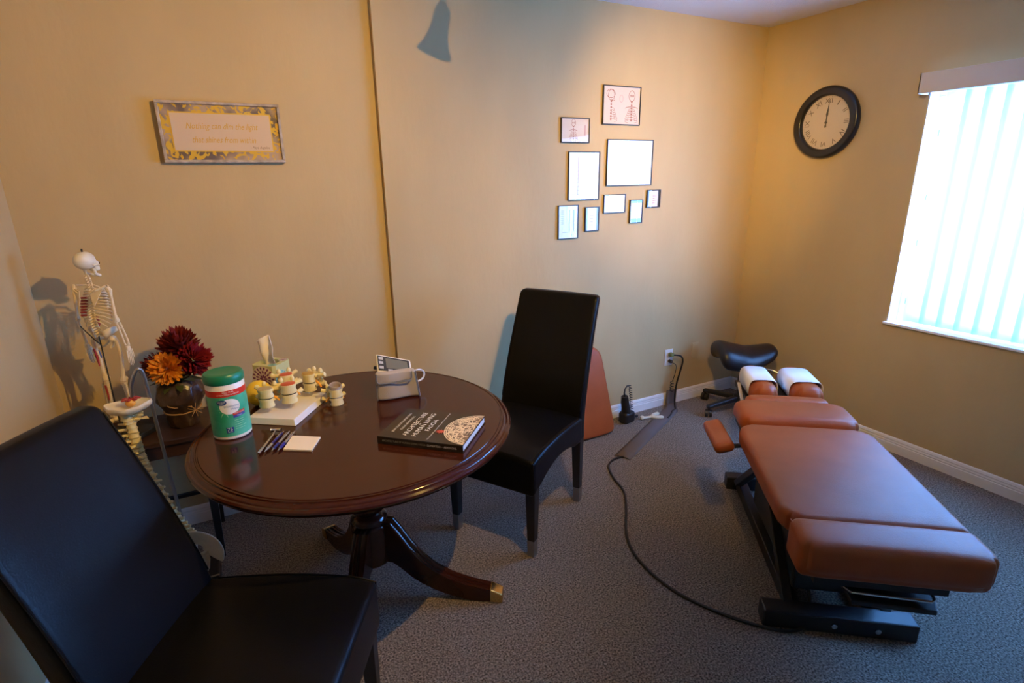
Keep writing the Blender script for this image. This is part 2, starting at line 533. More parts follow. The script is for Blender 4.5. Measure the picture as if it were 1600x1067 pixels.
# ================================================================== PARSONS CHAIRS
def chair(name, label, loc, ang, group):
    """local +Y is the front of the chair"""
    c = thing(name, label, 'chair', (loc[0], loc[1], 0), ang - PI / 2, group)
    hw = .222
    # seat: side profile with an arched lower edge, waterfall front
    prof = []
    yf, yb = .262, -.235
    for i in range(13):
        t = i / 12; y = yf + (yb - yf) * t
        prof.append((y, .468 + .014 * math.sin(PI * min(1, t * 1.1)) - .012 * max(0, 1 - t * 8)))
    prof += [(yb, .335)]
    for i in range(1, 12):
        t = i / 12; y = yb + .045 + (yf - .055 - yb - .045) * t
        prof.append((y, .318 + .062 * math.sin(PI * t) ** .7 - .01 * t))
    prof += [(yf - .004, .30), (yf, .33)]
    mb = MB()
    nx = 8; n = len(prof); vs = []; fs = []
    for i in range(nx + 1):
        t = -1 + 2 * i / nx
        for (y, z) in prof:
            crown = .010 * (1 - t ** 4) if z > .44 else 0
            vs.append((hw * t, y, z + crown))
    for i in range(nx):
        for j in range(n):
            l = (j + 1) % n
            fs.append((i * n + j, (i + 1) * n + j, (i + 1) * n + l, i * n + l))
    fs.append(tuple(range(n))); fs.append(tuple(nx * n + j for j in reversed(range(n))))
    mb.add(vs, fs)
    seat = mb.build('seat', LEATHER, c, bevel=.016, bseg=4, angle=50)
    for sx in (-1, 1):
        mb = MB(); pts = [(sx * (hw - .006), y - (.004 if k == 0 else 0), z - .0005) for k, (y, z) in enumerate(prof[:12])]
        pts = [(sx * (hw - .004), yf - .008, .345)] + [(sx * (hw - .004), yf - .006, .43)] + pts
        mb.tube(pts, .0026, 6); mb.build('seam', LEATHER, seat)
    # backrest: reclining slab, slightly curved
    def rec(z):
        t = max(0, (z - .42) / .60)
        return -.01 * t - .190 * t ** 1.35
    def fb(p):
        t = (p.z - .34) / .68
        w = 1 - .055 * max(0, t)
        th = 1 - .35 * max(0, t)
        yy = (p.y + .235) * th - .235
        cv = .012 * (1 - (p.x / hw) ** 2)
        return (p.x * w, yy + rec(p.z) - cv * max(0, t) + (0), p.z)
    mb = MB(); mb.rbox((0, -.235, .675), (2 * hw, .078, .675), .022, (6, 2, 14), fn=fb)
    bk = mb.build('backrest', LEATHER, c, angle=60)
    for sx in (-1, 1):
        mb = MB(); mb.tube([fb(Vector((sx * (hw - .007), -.1995, .50 + .49 * i / 12))) for i in range(13)], .0024, 6)
        mb.build('seam', LEATHER, bk)
    for sx in (-1, 1):
        for yy, tilt in ((.225, 0), (-.235, -.012)):
            mb = MB()
            def ring(z, h, dy): return [(sx * (hw - .026) + a * h, yy + dy + b * h, z) for a, b in ((-1, -1), (1, -1), (1, 1), (-1, 1))]
            vs = ring(.40, .024, 0) + ring(.078, .0175, tilt)
            mb.add(vs, [(3, 2, 1, 0), (4, 5, 6, 7)] + [(i, (i + 1) % 4, 4 + (i + 1) % 4, 4 + i) for i in range(4)])
            lg = mb.build('leg', BLACKW, c, smooth=False, bevel=.003)
            mb = MB(); vs = ring(.078, .0178, tilt) + ring(.0005, .0165, tilt * 1.2)
            mb.add(vs, [(3, 2, 1, 0), (4, 5, 6, 7)] + [(i, (i + 1) % 4, 4 + (i + 1) % 4, 4 + i) for i in range(4)])
            mb.build('metal_tip', TIP, lg, smooth=False, bevel=.002)
    return c
chair('dining_chair', 'black leather high backed chair against the round table near the wall pictures', (1.063, 2.000), R_(212), 'black leather chairs')
chair('dining_chair', 'black leather chair in the near left foreground in front of the skeleton', (-.091, 1.263), R_(-29), 'black leather chairs')

# ================================================================== SIDE TABLE IN THE CORNER
st = thing('side_table', 'dark wood side table in the corner under the flowers', 'table', (-.42, 2.51, 0))
mb = MB(); mb.box(-.26, .255, -.155, .155, .557, .580); mb.build('tabletop', WOODD, st, smooth=False, bevel=.004)
mb = MB(); mb.box(-.24, .235, -.140, -.120, .500, .556); mb.box(-.24, .235, .120, .140, .500, .556); mb.box(-.24, -.22, -.12, .12, .5, .556); mb.box(.215, .235, -.12, .12, .5, .556)
mb.build('apron', WOODD, st, smooth=False, bevel=.002)
for sx in (-.225, .225):
    for sy in (-1, 1):
        mb = MB(); a = .020; b = .012; y0 = sy * .122; y1 = sy * (.150 if sy < 0 else .130); x1 = sx * .96
        vs = [(sx - a, y0 - a, .5565), (sx + a, y0 - a, .5565), (sx + a, y0 + a, .5565), (sx - a, y0 + a, .5565), (x1 - b, y1 - b, .0005), (x1 + b, y1 - b, .0005), (x1 + b, y1 + b, .0005), (x1 - b, y1 + b, .0005)]
        mb.add(vs, [(3, 2, 1, 0), (4, 5, 6, 7)] + [(i, (i + 1) % 4, 4 + (i + 1) % 4, 4 + i) for i in range(4)])
        mb.build('leg', BLACKW, st, smooth=False, bevel=.003)
mb = MB(); mb.box(-.216, .216, .118, .136, .175, .190); mb.build('stretcher', BLACKW, st, smooth=False)

# ================================================================== MINI SKELETON
def skeleton():
    S = .394
    t = thing('skeleton_model', 'small cream anatomical skeleton on a stand in the corner', 'skeleton', (-.455, 2.475, .5802), R_(-38))
    z0 = .055 / S
    def P(x, y, z): return Vector((x * S, y * S, (z + z0) * S))
    def tube(name, pts, r, m=BONE, parent=t, seg=8):
        mb = MB(); rs = [q * S for q in r] if isinstance(r, list) else r * S
        mb.tube([P(*p) for p in pts], rs, seg); return mb.build(name, m, parent)
    # stand
    mb = MB(); mb.rbox((0, 0, .012), (.15, .15, .024), .006, 2); mb.build('stand_base', BLACKP, t)
    tube('stand_rod', [(0, -.055, -z0 + .05), (0, -.055, .95)], .006, BLACKM)
    tube('stand_hook', [(-.13, -.10, 1.05), (-.10, -.09, 1.0), (-.03, -.07, .90), (0, -.055, .86)], .005, BLACKM)
    # skull
    mb = MB()
    def sk(p):
        d = p - P(0, -.015, 1.655)
        k = 1 + (.10 if d.y < 0 else 0)
        return Vector((p.x * (1.0 - .25 * max(0, d.y / (.1 * S))), p.y, p.z))
    mb.ell(P(0, -.015, 1.655), (.076 * S, .100 * S, .082 * S), 20, 14, fn=sk)
    mb.rbox(P(0, .062, 1.600), (.085 * S, .06 * S, .10 * S), .02 * S, 2)
    mb.tube([P(-.062, .0, 1.610), P(-.064, .04, 1.612), P(-.045, .075, 1.605)], .009 * S, 6)
    mb.tube([P(.062, .0, 1.610), P(.064, .04, 1.612), P(.045, .075, 1.605)], .009 * S, 6)
    skull = mb.build('skull', BONEW, t)
    dark = mat('eye_socket', (.06, .04, .03), rough=.8)
    for sx in (-1, 1):
        mb = MB(); mb.ell(P(sx * .026, .090, 1.622), (.017 * S, .008 * S, .017 * S)); mb.build('eye_socket', dark, skull)
    mb = MB(); mb.ell(P(0, .091, 1.588), (.010 * S, .006 * S, .016 * S)); mb.build('nose_opening', dark, skull)
    tube('jaw', [(-.052, .005, 1.585), (-.052, .015, 1.53), (-.035, .07, 1.508), (0, .088, 1.505), (.035, .07, 1.508), (.052, .015, 1.53), (.052, .005, 1.585)], .014, BONEW, skull)
    tube('hanging_eye', [(0, -.02, 1.735), (0, -.02, 1.765)], .008, BLACKM, skull)
    # spine
    mb = MB()
    def sy(z):
        return -.035 - .028 * math.sin((z - .92) / .60 * 2 * PI - .6)
    for i in range(24):
        z = .955 + i * .0243
        s_ = 1.0 - .018 * i
        mb.lathe([(0, -.0095 * S), (.021 * s_ * S, -.009 * S), (.0175 * s_ * S, 0), (.021 * s_ * S, .009 * S), (0, .0095 * S)], 10, P(0, sy(z), z))
        mb.tube([P(0, sy(z) - .01, z), P(0, sy(z) - .040 * s_ - .012, z - .012)], [.010 * S, .006 * S], 6)
        mb.tube([P(-.040 * s_ - .006, sy(z) - .018, z), P(0, sy(z) - .012, z), P(.040 * s_ + .006, sy(z) - .018, z)], .006 * S, 6)
    mb.build('spine', BONE, t)
    # ribs
    for side, m in ((-1, BONE), (1, BONE)):
        for i in range(12):
            z = 1.405 - i * .0265
            w = .075 + .075 * math.sin(PI * min(1, (i + 1) / 9) * .62)
            if i > 8: w *= 1 - .05 * (i - 8)
            front = .105 - .004 * i
            pts = []
            amax = PI if i < 7 else PI * (1 - .12 * (i - 6))
            for k in range(15):
                a = amax * k / 14
                pts.append((side * w * math.sin(a), (sy(z) - .01) + (front - sy(z) + .0) * (1 - math.cos(a)) / 2 - .02 * math.sin(a), z - .055 * (k / 14) - (.05 * max(0, k / 14 - .5) if i > 5 else 0)))
            tube('rib', pts, .0062, BONE, t, 6)
    for i in range(3, 10):
        z = 1.405 - i * .0265; w = .135
        pts = [(-w * math.sin(a) * 1.01, sy(z) - .012 + .09 * (1 - math.cos(a)) / 2 - .02 * math.sin(a), z - .010 - .01 * a) for a in [.35 + .09 * q for q in range(10)]]
        tube('rib_muscle', pts, .011, RED, t, 6)
    tube('sternum', [(0, .092, 1.37), (0, .105, 1.30), (0, .108, 1.22), (0, .10, 1.17)], [.020, .014, .014, .006])
    for s_ in (-1, 1):
        tube('clavicle', [(s_ * .02, .09, 1.385), (s_ * .07, .085, 1.405), (s_ * .12, .045, 1.415), (s_ * .175, .0, 1.42)], .0085)
        mb = MB()
        a, b, c_, d_ = P(s_ * .055, -.095, 1.385), P(s_ * .160, -.055, 1.400), P(s_ * .085, -.105, 1.245), P(s_ * .06, -.10, 1.30)
        off = Vector((0, .006 * S, 0))
        mb.add([a, b, c_, d_, a + off, b + off, c_ + off, d_ + off], [(0, 1, 2, 3), (7, 6, 5, 4), (0, 4, 5, 1), (1, 5, 6, 2), (2, 6, 7, 3), (3, 7, 4, 0)])
        mb.tube([P(s_ * .06, -.105, 1.365), P(s_ * .12, -.09, 1.395), P(s_ * .178, -.025, 1.425)], [.005 * S, .009 * S, .012 * S], 6)
        mb.build('scapula', BONE, t, smooth=False)
        tube('humerus', [(s_ * .180, -.02, 1.405), (s_ * .197, -.02, 1.385), (s_ * .200, -.02, 1.33), (s_ * .212, -.03, 1.15), (s_ * .218, -.03, 1.105), (s_ * .218, -.03, 1.085)], [.020, .024, .013, .012, .022, .020])
        tube('ulna', [(s_ * .208, -.042, 1.10), (s_ * .214, -.035, 1.06), (s_ * .222, -.01, .87), (s_ * .224, -.005, .845)], [.013, .011, .008, .009])
        tube('radius', [(s_ * .232, -.022, 1.075), (s_ * .238, -.015, 1.03), (s_ * .240, .012, .89), (s_ * .238, .012, .845)], [.010, .009, .010, .014])
        mb = MB()
        mb.rbox(P(s_ * .232, .005, .812), (.030 * S, .045 * S, .05 * S), .012 * S, 2)
        for k in range(5):
            y = -.018 + .013 * k
            L_ = (.13, .155, .165, .15, .09)[k]
            mb.tube([P(s_ * .232, y * 1.0 + .005, .80), P(s_ * .230, y * 1.25 + .006, .80 - L_ * .5), P(s_ * .222, y * 1.3 + .014, .80 - L_)], [.0075 * S, .0065 * S, .005 * S], 6)
        mb.build('hand', BONE, t)
        # hip and leg
        mb = MB()
        vs = []; fs = []
        for q in range(9):
            a = -.5 + 2.5 * q / 8
            vs += [P(s_ * (.035 + .018 * math.cos(a)), -.045 + .02 * q / 8, .90 + .01 * q / 8), P(s_ * (.085 + .055 * math.sin(a * .9 + .3)), -.08 + .150 * q / 8, 1.0 + .03 * math.sin(PI * q / 8))]
        for q in range(8): fs.append((2 * q, 2 * q + 1, 2 * q + 3, 2 * q + 2))
        mb.add(vs, fs)
        mb.ell(P(s_ * .092, .0, .905), (.032 * S, .035 * S, .035 * S), 10, 7)
        mb.tube([P(s_ * .09, .02, .90), P(s_ * .045, .06, .885), P(0, .072, .875)], [.016 * S, .012 * S, .014 * S], 6)
        mb.tube([P(s_ * .088, .0, .885), P(s_ * .070, -.02, .82), P(s_ * .045, .02, .82), P(s_ * .02, .06, .862)], .011 * S, 6)
        o = mb.build('hip_bone', BONE, t); so = o.modifiers.new('s', 'SOLIDIFY'); so.thickness = .003
        tube('femur', [(s_ * .095, .0, .905), (s_ * .135, -.005, .885), (s_ * .140, -.005, .85), (s_ * .125, .012, .70), (s_ * .108, .0, .53), (s_ * .104, -.002, .495), (s_ * .103, -.002, .475)], [.022, .020, .018, .014, .018, .032, .030])
        mb = MB(); mb.ell(P(s_ * .104, .034, .488), (.019 * S, .010 * S, .021 * S), 10, 7); mb.build('kneecap', BONE, t)
        tube('tibia', [(s_ * .103, -.002, .468), (s_ * .103, .0, .43), (s_ * .104, .004, .30), (s_ * .105, -.004, .12), (s_ * .105, -.008, .08)], [.034, .022, .015, .013, .019])
        tube('fibula', [(s_ * .138, -.02, .445), (s_ * .138, -.018, .30), (s_ * .134, -.018, .075)], [.010, .007, .010])
        mb = MB()
        mb.ell(P(s_ * .108, -.045, .045), (.022 * S, .035 * S, .025 * S), 10, 7)
        mb.rbox(P(s_ * .110, .03, .048), (.05 * S, .10 * S, .035 * S), .015 * S, 2)
        for k in range(5):
            x = .085 + .014 * k
            mb.tube([P(s_ * x, .06, .045), P(s_ * (x + .002), .12, .022), P(s_ * (x + .004), .175 - .010 * k, .012)], [.0095 * S, .008 * S, .007 * S], 6)
        mb.build('foot', BONE, t)
    # painted muscle areas on the left side
    tube('muscle_marking', [(-.135, -.020, .80), (-.130, -.008, .70), (-.122, -.014, .62)], [.008, .013, .006], RED)
    tube('muscle_marking', [(-.103, -.020, .42), (-.104, -.015, .34), (-.105, -.015, .26)], [.010, .010, .005], RED)
    tube('muscle_marking', [(-.030, .0, 1.12), (-.035, -.01, 1.05), (-.045, -.02, .98)], [.012, .024, .010], RED)
    tube('muscle_marking', [(-.120, .012, .78), (-.115, .018, .70)], [.007, .010], BLUE)
    return t
skeleton()

# ================================================================== SPINE MODEL
def spine_model():
    t = thing('spine_model', 'life size flexible spine model with pelvis hanging from a metal stand', 'spine model', (-.31, 2.20, 0))
    def L(x, y, z): return Vector((x + .31, y - 2.20, z))
    mb = MB(); mb.box(-.13, .10, -.075, .085, .0005, .072)
    mb.build('stand_base', BLACKP, t, smooth=False, bevel=.004)
    mb = MB(); mb.box(-.132, .102, -.077, -.072, .0725, .077); mb.build('base_trim', mat('tan_edge', (.5, .40, .26), rough=.4), t, smooth=False)
    mb = MB(); mb.tube([L(-.298, 2.235, .07), L(-.310, 2.235, .40), L(-.322, 2.22, .880), L(-.3235, 2.215, .912), L(-.327, 2.21, .926), L(-.333, 2.207, .930), L(-.340, 2.205, .926), L(-.352, 2.20, .905), L(-.363, 2.20, .875), L(-.368, 2.20, .835)], .0062, 10)
    mb.build('stand_rod', mat('grey_metal', (.40, .40, .39), rough=.35, metal=1), t)
    # occiput
    mb = MB()
    c = L(-.386, 2.195, .806)
    def oc(p):
        d = p - c
        a = math.atan2(d.y, d.x)
        k = 1 + .08 * math.sin(3 * a) + .05 * math.sin(7 * a + 1)
        zz = d.z
        if d.z > 0: zz = -d.z * .25 + .010 * (d.x ** 2 + d.y ** 2) / .004
        return c + Vector((d.x * k, d.y * k, zz))
    mb.ell(c, (.070, .055, .030), 26, 12, fn=oc)
    occ = mb.build('occipital_plate', BONEW, t, angle=70)
    mb = MB(); mb.ell(c + Vector((.012, -.008, .010)), (.016, .014, .013), 12, 8); mb.build('brain_stem', mat('stem_orange', (.72, .33, .05), rough=.5), occ)
    for k in range(7):
        a = k * .9; mb = MB()
        p = c + Vector((.014, .0, .012))
        mb.tube([p, p + Vector((.018 * math.cos(a), .014 * math.sin(a), .012)), p + Vector((.030 * math.cos(a), .022 * math.sin(a), .010))], [.006, .005, .003], 6)
        mb.build('artery', RED, occ)
    # vertebrae along the hanging curve
    path = [L(-.386, 2.20, .775), L(-.392, 2.20, .735), L(-.396, 2.19, .68), L(-.390, 2.185, .62), L(-.376, 2.185, .545), L(-.360, 2.19, .46), L(-.338, 2.195, .365), L(-.318, 2.20, .295), L(-.300, 2.205, .245)]
    def ev(u):
        f = u * (len(path) - 1); i = min(int(f), len(path) - 2); q = f - i
        a = path[max(i - 1, 0)]; b = path[i]; c_ = path[i + 1]; d = path[min(i + 2, len(path) - 1)]
        return .5 * ((2 * b) + (c_ - a) * q + (2 * a - 5 * b + 4 * c_ - d) * q * q + (3 * b - a - 3 * c_ + d) * q ** 3)
    vm = MB()
    vm.lathe([(0, -.010), (.019, -.0098), (.0165, 0), (.019, .0098), (0, .010)], 14, (0, .014, 0))
    vm.tube([(-.012, .0, .0), (-.016, -.014, .002), (0, -.026, -.002), (.016, -.014, .002), (.012, 0, 0)], .0055, 6)
    vm.tube([(0, -.024, -.002), (0, -.058, -.012)], [.0065, .005], 6)
    vm.tube([(-.014, -.012, .002), (-.036, -.022, .003)], [.0055, .0045], 6)
    vm.tube([(.014, -.012, .002), (.036, -.022, .003)], [.0055, .0045], 6)
    proto = None
    n = 24
    dm = MB(); dm.lathe([(0, -.003), (.017, -.003), (.0175, 0), (.017, .003), (0, .003)], 12, (0, .014, 0))
    dproto = None
    for i in range(n):
        u = i / (n - 1)
        p = ev(u); tg = (ev(min(1, u + .02)) - ev(max(0, u - .02))).normalized()
        if proto is None: proto = vm.build('vertebra', BONEY, t); o = proto
        else: o = part_copy(proto, t)
        s = .80 + .38 * u if i > 1 else .95
        q = (-tg).to_track_quat('Z', 'Y').to_euler()
        o.location = p; o.rotation_euler = q; o.scale = (s, s, s * .97)
        o.rotation_euler.rotate_axis('Z', R_(72))
    # pelvis: two flared wings and a sacrum
    mb = MB(); mb.tube([L(-.295, 2.20, .235), L(-.285, 2.215, .18), L(-.278, 2.195, .13)], [.035, .030, .010], 10, flat=.5); mb.build('sacrum', BONEW, t)
    for s_, rot in ((1, R_(-18)), (-1, R_(200))):
        mb = MB(); vs = []; fs = []
        nu, nv = 12, 7
        for i in range(nu + 1):
            a = -.65 + 2.35 * i / nu
            for j in range(nv + 1):
                q = j / nv
                rr = .018 + .095 * q * (1 + .12 * math.sin(2 * a))
                x = .012 + rr * math.cos(a) * .95; z = rr * math.sin(a) * .98
                y = -.020 * q * q * (1 + math.sin(a)) + .030 * (1 - q) * (1 - q)
                vs.append((x * 1.0, y, z))
        for i in range(nu):
            for j in range(nv): fs.append((i * (nv + 1) + j, (i + 1) * (nv + 1) + j, (i + 1) * (nv + 1) + j + 1, i * (nv + 1) + j + 1))
        M = Matrix.Translation(L(-.292 if s_ > 0 else -.312, 2.165, .168)) @ Matrix.Rotation(rot, 4, 'Z') @ Matrix.Rotation(R_(-14), 4, 'Y') @ Matrix.Scale(1.12, 4)
        mb.add(vs, fs, M)
        o = mb.build('iliac_wing', BONEW, t, angle=70); so = o.modifiers.new('s', 'SOLIDIFY'); so.thickness = .007; so.offset = 0
        sb = o.modifiers.new('sub', 'SUBSURF'); sb.levels = 1; sb.render_levels = 1
        mb = MB()
        mb.tube([(0.030, .005, -.010), (.034, .0, -.035), (.024, -.008, -.062), (.018, -.008, -.075)], [.022, .016, .015, .010], 10, M=M)
        mb.tube([(.030, .0, -.02), (-.01, -.022, -.030), (-.03, -.028, -.04), (.0, -.02, -.066), (.022, -.008, -.068)], [.014, .010, .011, .009, .009], 8, M=M)
        mb.build('ischium', BONEW, t)
spine_model()

# ================================================================== FLOWERS
def flowers():
    t = thing('flower_arrangement', 'red and orange artificial flowers in a brown foil wrapped pot', 'flowers', (-.255, 2.505, .5802))
    foil = mat('brown_foil', (.045, .022, .012), rough=.32, spec=.7, var=.3, vscale=25, bump=.5, bscale=30)
    def cr(p, a):
        n = noise.noise(Vector((p[0] * 26, p[1] * 26, p[2] * 22)))
        k = 1 + .14 * n + .03 * math.sin(9 * a + p[2] * 40)
        return (p[0] * k, p[1] * k, p[2])
    mb = MB()
    mb.lathe([(0, .001), (.052, .001), (.056, .01), (.062, .04), (.065, .065), (.072, .085), (.084, .115), (.088, .145), (.080, .175), (.064, .198), (.058, .19), (.05, .17), (0, .165)], 56, fn=cr)
    pot = mb.build('foil_wrapped_pot', foil, t, angle=25)
    tw = mat('twine', (.50, .30, .14), rough=.9)
    mb = MB(); pts = [(.0685 * math.cos(a), .0685 * math.sin(a), .071 + .003 * math.sin(a)) for a in [2 * PI * i / 32 for i in range(32)]]
    mb.tube(pts, .003, 6, closed=True); twn = mb.build('twine', tw, t)
    for k in range(9):
        a = 2 * PI * k / 9; mb = MB(); c = Vector((.048, -.056, .072))
        e = c + Vector((.030 * math.cos(a), -.012, .030 * math.sin(a) + .006))
        mb.tube([c, (c + e) / 2 + Vector((0, -.01, .004)), e], .0012, 5); mb.build('frayed_end', tw, twn)
    mb = MB(); mb.tube([(.05, -.060, .080), (.03, -.072, .098), (-.02, -.080, .103), (-.04, -.078, .112), (-.05, -.07, .128)], .0018, 5); mb.build('loose_strand', tw, twn)
    def bloom(name, c, rad, n, m, dr, seed):
        rnd = random.Random(seed)
        mb = MB(); c = Vector(c); dr = Vector(dr).normalized()
        for i in range(n):
            f = (i + .5) / n
            th = math.acos(1 - 1.45 * f); ph = i * 2.39996
            ax = dr.orthogonal().normalized(); ay = dr.cross(ax)
            d = dr * math.cos(th) + (ax * math.cos(ph) + ay * math.sin(ph)) * math.sin(th)
            d = (d + Vector((rnd.uniform(-.2, .2), rnd.uniform(-.2, .2), rnd.uniform(-.2, .2)))).normalized()
            ln = rad * rnd.uniform(.82, 1.1)
            sd = d.cross(dr + Vector((.01, .02, .03))).normalized() * rad * .072
            cup = dr * rad * .18
            p0 = c + d * rad * .12; p1 = c + d * ln * .55 - cup * .2; p2 = c + d * ln * .88 + cup * .3; p3 = c + d * ln + cup * .7
            vs = [p0, p1 - sd, p1 - dr * rad * .05, p1 + sd, p2 - sd * 1.15, p2 - dr * rad * .04, p2 + sd * 1.15, p3]
            mb.add(vs, [(0, 2, 1), (0, 3, 2), (1, 2, 5, 4), (2, 3, 6, 5), (4, 5, 7), (5, 6, 7)])
        return mb.build(name, m, t, angle=60)
    dred = mat('crimson_petal', (.22, .008, .012), rough=.6, color2=(.33, .012, .02), vscale=90)
    dred2 = mat('dark_red_petal', (.13, .008, .008), rough=.6, color2=(.26, .015, .012), vscale=60)
    org = mat('orange_petal', (.80, .26, .015), rough=.6, color2=(.88, .38, .03), vscale=80)
    bloom('red_flower', (.030, -.005, .335), .078, 230, dred2, (-.1, -.5, 1), 1)
    bloom('red_flower', (.072, -.045, .285), .070, 220, dred, (.5, -.7, .4), 2)
    bloom('orange_flower', (-.020, -.070, .268), .066, 220, org, (-.1, -1, .35), 3)
    bloom('red_flower', (-.055, -.01, .265), .060, 160, dred2, (-.8, -.3, .4), 4)
    lf = mat('leaf_green', (.045, .06, .012), rough=.6, var=.3, vscale=30)
    rnd = random.Random(5)
    for k in range(12):
        a = 2 * PI * k / 12 + rnd.uniform(-.2, .2)
        d = Vector((math.cos(a), math.sin(a), rnd.uniform(-.25, .35))).normalized()
        b = Vector((.025 * math.cos(a), .025 * math.sin(a), .19)); sd = d.cross(Vector((0, 0, 1))).normalized() * .014
        ln = rnd.uniform(.075, .10); mb = MB()
        p1 = b + d * ln * .4 + Vector((0, 0, .01)); p2 = b + d * ln * .75; p3 = b + d * ln - Vector((0, 0, .008))
        mb.add([b, p1 - sd, p1, p1 + sd, p2 - sd * .8, p2, p2 + sd * .8, p3], [(0, 2, 1), (0, 3, 2), (1, 2, 5, 4), (2, 3, 6, 5), (4, 5, 7), (5, 6, 7)])
        mb.build('leaf', lf, t, angle=60)
    mb = MB()
    for c in ((.03, 0, .33), (.06, -.04, .28), (-.02, -.06, .26), (-.05, -.01, .26)): mb.tube([(0, 0, .165), (c[0] * .5, c[1] * .5, .22), c], .004, 6)
    mb.build('stems', lf, t)
flowers()

# ================================================================== THINGS ON THE TABLE
TZ += .0006
# ---- wipes canister
def canister():
    R = .0585
    t = thing('wipes_canister', 'green and white disinfecting wipes canister with green lid', 'canister', (-.067, 1.912, TZ))
    white = mat('white_plastic', (.80, .80, .76), rough=.35)
    mb = MB(); mb.lathe([(0, 0), (R - .004, 0), (R, .004), (R, .188), (R - .003, .194), (0, .194)], 64); mb.build('canister_body', white, t)
    gm = mat('green_lid', (.005, .19, .10), rough=.35)
    mb = MB(); mb.lathe([(0, .190), (R + .001, .190), (R + .0025, .193), (R + .0025, .212), (R - .002, .219), (R - .012, .2215), (R - .016, .2205), (0, .2205)], 64); mb.build('lid', gm, t)
    # printed label wrapped on the can
    lab = mat('label_green', (.02, .36, .21), rough=.3, color2=(.10, .52, .34), vscale=14)
    mb = MB(); mb.lathe([(R + .0004, .013), (R + .0004, .150)], 64)
    mb.f = mb.f[:-2] if len(mb.f[-1]) > 4 else mb.f
    label = mb.build('label', lab, t)
    def on(x, y, d=.0009):
        a = x / R
        return ((R + d) * math.sin(a), -(R + d) * math.cos(a), y)
    def patch(name, x0, x1, z0, z1, m, d=.0007, n=16, fn=None):
        mb = MB(); vs = []; fs = []
        for i in range(n + 1):
            x = x0 + (x1 - x0) * i / n
            a, b = (z0, z1) if fn is None else fn(x)
            vs += [on(x, a, d), on(x, b, d)]
        for i in range(n): fs.append((2 * i, 2 * i + 2, 2 * i + 3, 2 * i + 1))
        mb.add(vs, fs); return mb.build(name, m, label)
    red = mat('label_red', (.62, .03, .015), rough=.35)
    patch('red_band', -PI * R, PI * R, .150, .171, red, n=64)
    blu = mat('label_blue', (.02, .06, .28), rough=.35)
    wht = mat('label_white', (.85, .86, .83), rough=.4)
    pale = mat('label_pale_green', (.32, .66, .42), rough=.4)
    def oval(cx, cz, rx, rz):
        return lambda x: (cz - rz * math.sqrt(max(0, 1 - ((x - cx) / rx) ** 2)), cz + rz * math.sqrt(max(0, 1 - ((x - cx) / rx) ** 2)))
    for k in range(12):
        a = PI * k / 6 + .2
        mb = MB(); c = (-.012, .112)
        p = [(c[0] + .018 * math.cos(a - .12), c[1] + .018 * math.sin(a - .12)), (c[0] + .018 * math.cos(a + .12), c[1] + .018 * math.sin(a + .12)), (c[0] + .048 * math.cos(a), c[1] + .036 * math.sin(a))]
        mb.add([on(*q, .0006) for q in p], [(0, 1, 2)]); mb.build('sun_ray', pale, label)
    patch('white_oval', -.026, .036, 0, 0, wht, .0009, 28, oval(.005, .116, .031, .026))
    patch('logo_oval', -.032, -.002, 0, 0, blu, .0013, 22, oval(-.017, .132, .0148, .0092))
    lettering('logo_lettering', 'Great', .0078, lambda x, y: on(x - .017, y + .134, .0018), wht, label, shear=.2, width=.0215)
    lettering('logo_lettering', 'Value', .0052, lambda x, y: on(x - .017, y + .128, .0018), wht, label, shear=.2)
    lettering('product_lettering', 'Disinfecting', .0098, lambda x, y: on(x + .010, y + .1175, .0014), mat('label_ink', (.10, .22, .42), rough=.4), label, width=.044)
    lettering('product_lettering', 'Wipes', .0098, lambda x, y: on(x + .019, y + .1075, .0014), MATS['label_ink'], label)
    lettering('band_lettering', 'KILLS 99.9%', .0065, lambda x, y: on(x + .006, y + .1655, .0014), wht, label)
    lettering('band_lettering', 'OF BACTERIA & VIRUSES', .0062, lambda x, y: on(x + .006, y + .1575, .0014), wht, label)
    patch('red_flag', .010, .050, .084, .093, red, .0010, 10, lambda x: (.084 + (x - .01) * .12, .0925 + (x - .01) * .12))
    patch('blue_flag', .010, .050, .074, .084, mat('flag_blue', (.06, .08, .40), rough=.35), .0010, 10, lambda x: (.0745 + (x - .01) * .12, .0838 + (x - .01) * .12))
    lettering('flag_lettering', 'FRESH SCENT', .0056, lambda x, y: on(x + .030, y + .0905, .0014), wht, label)
    lettering('flag_lettering', 'Fresco', .0058, lambda x, y: on(x + .030, y + .0815, .0014), wht, label)
    for k, w in enumerate((.030, .034, .026, .036, .03)):
        patch('small_print', .012, .012 + w, .066 - k * .0075, .0675 - k * .0075, pale, .0009, 6)
    patch('count_box', -.016, .006, .026, .046, blu, .0010, 8)
    lettering('count_lettering', '75', .0165, lambda x, y: on(x - .005, y + .0385, .0015), wht, label)
    lettering('count_lettering', 'WIPES', .0052, lambda x, y: on(x - .005, y + .0295, .0015), wht, label)
canister()

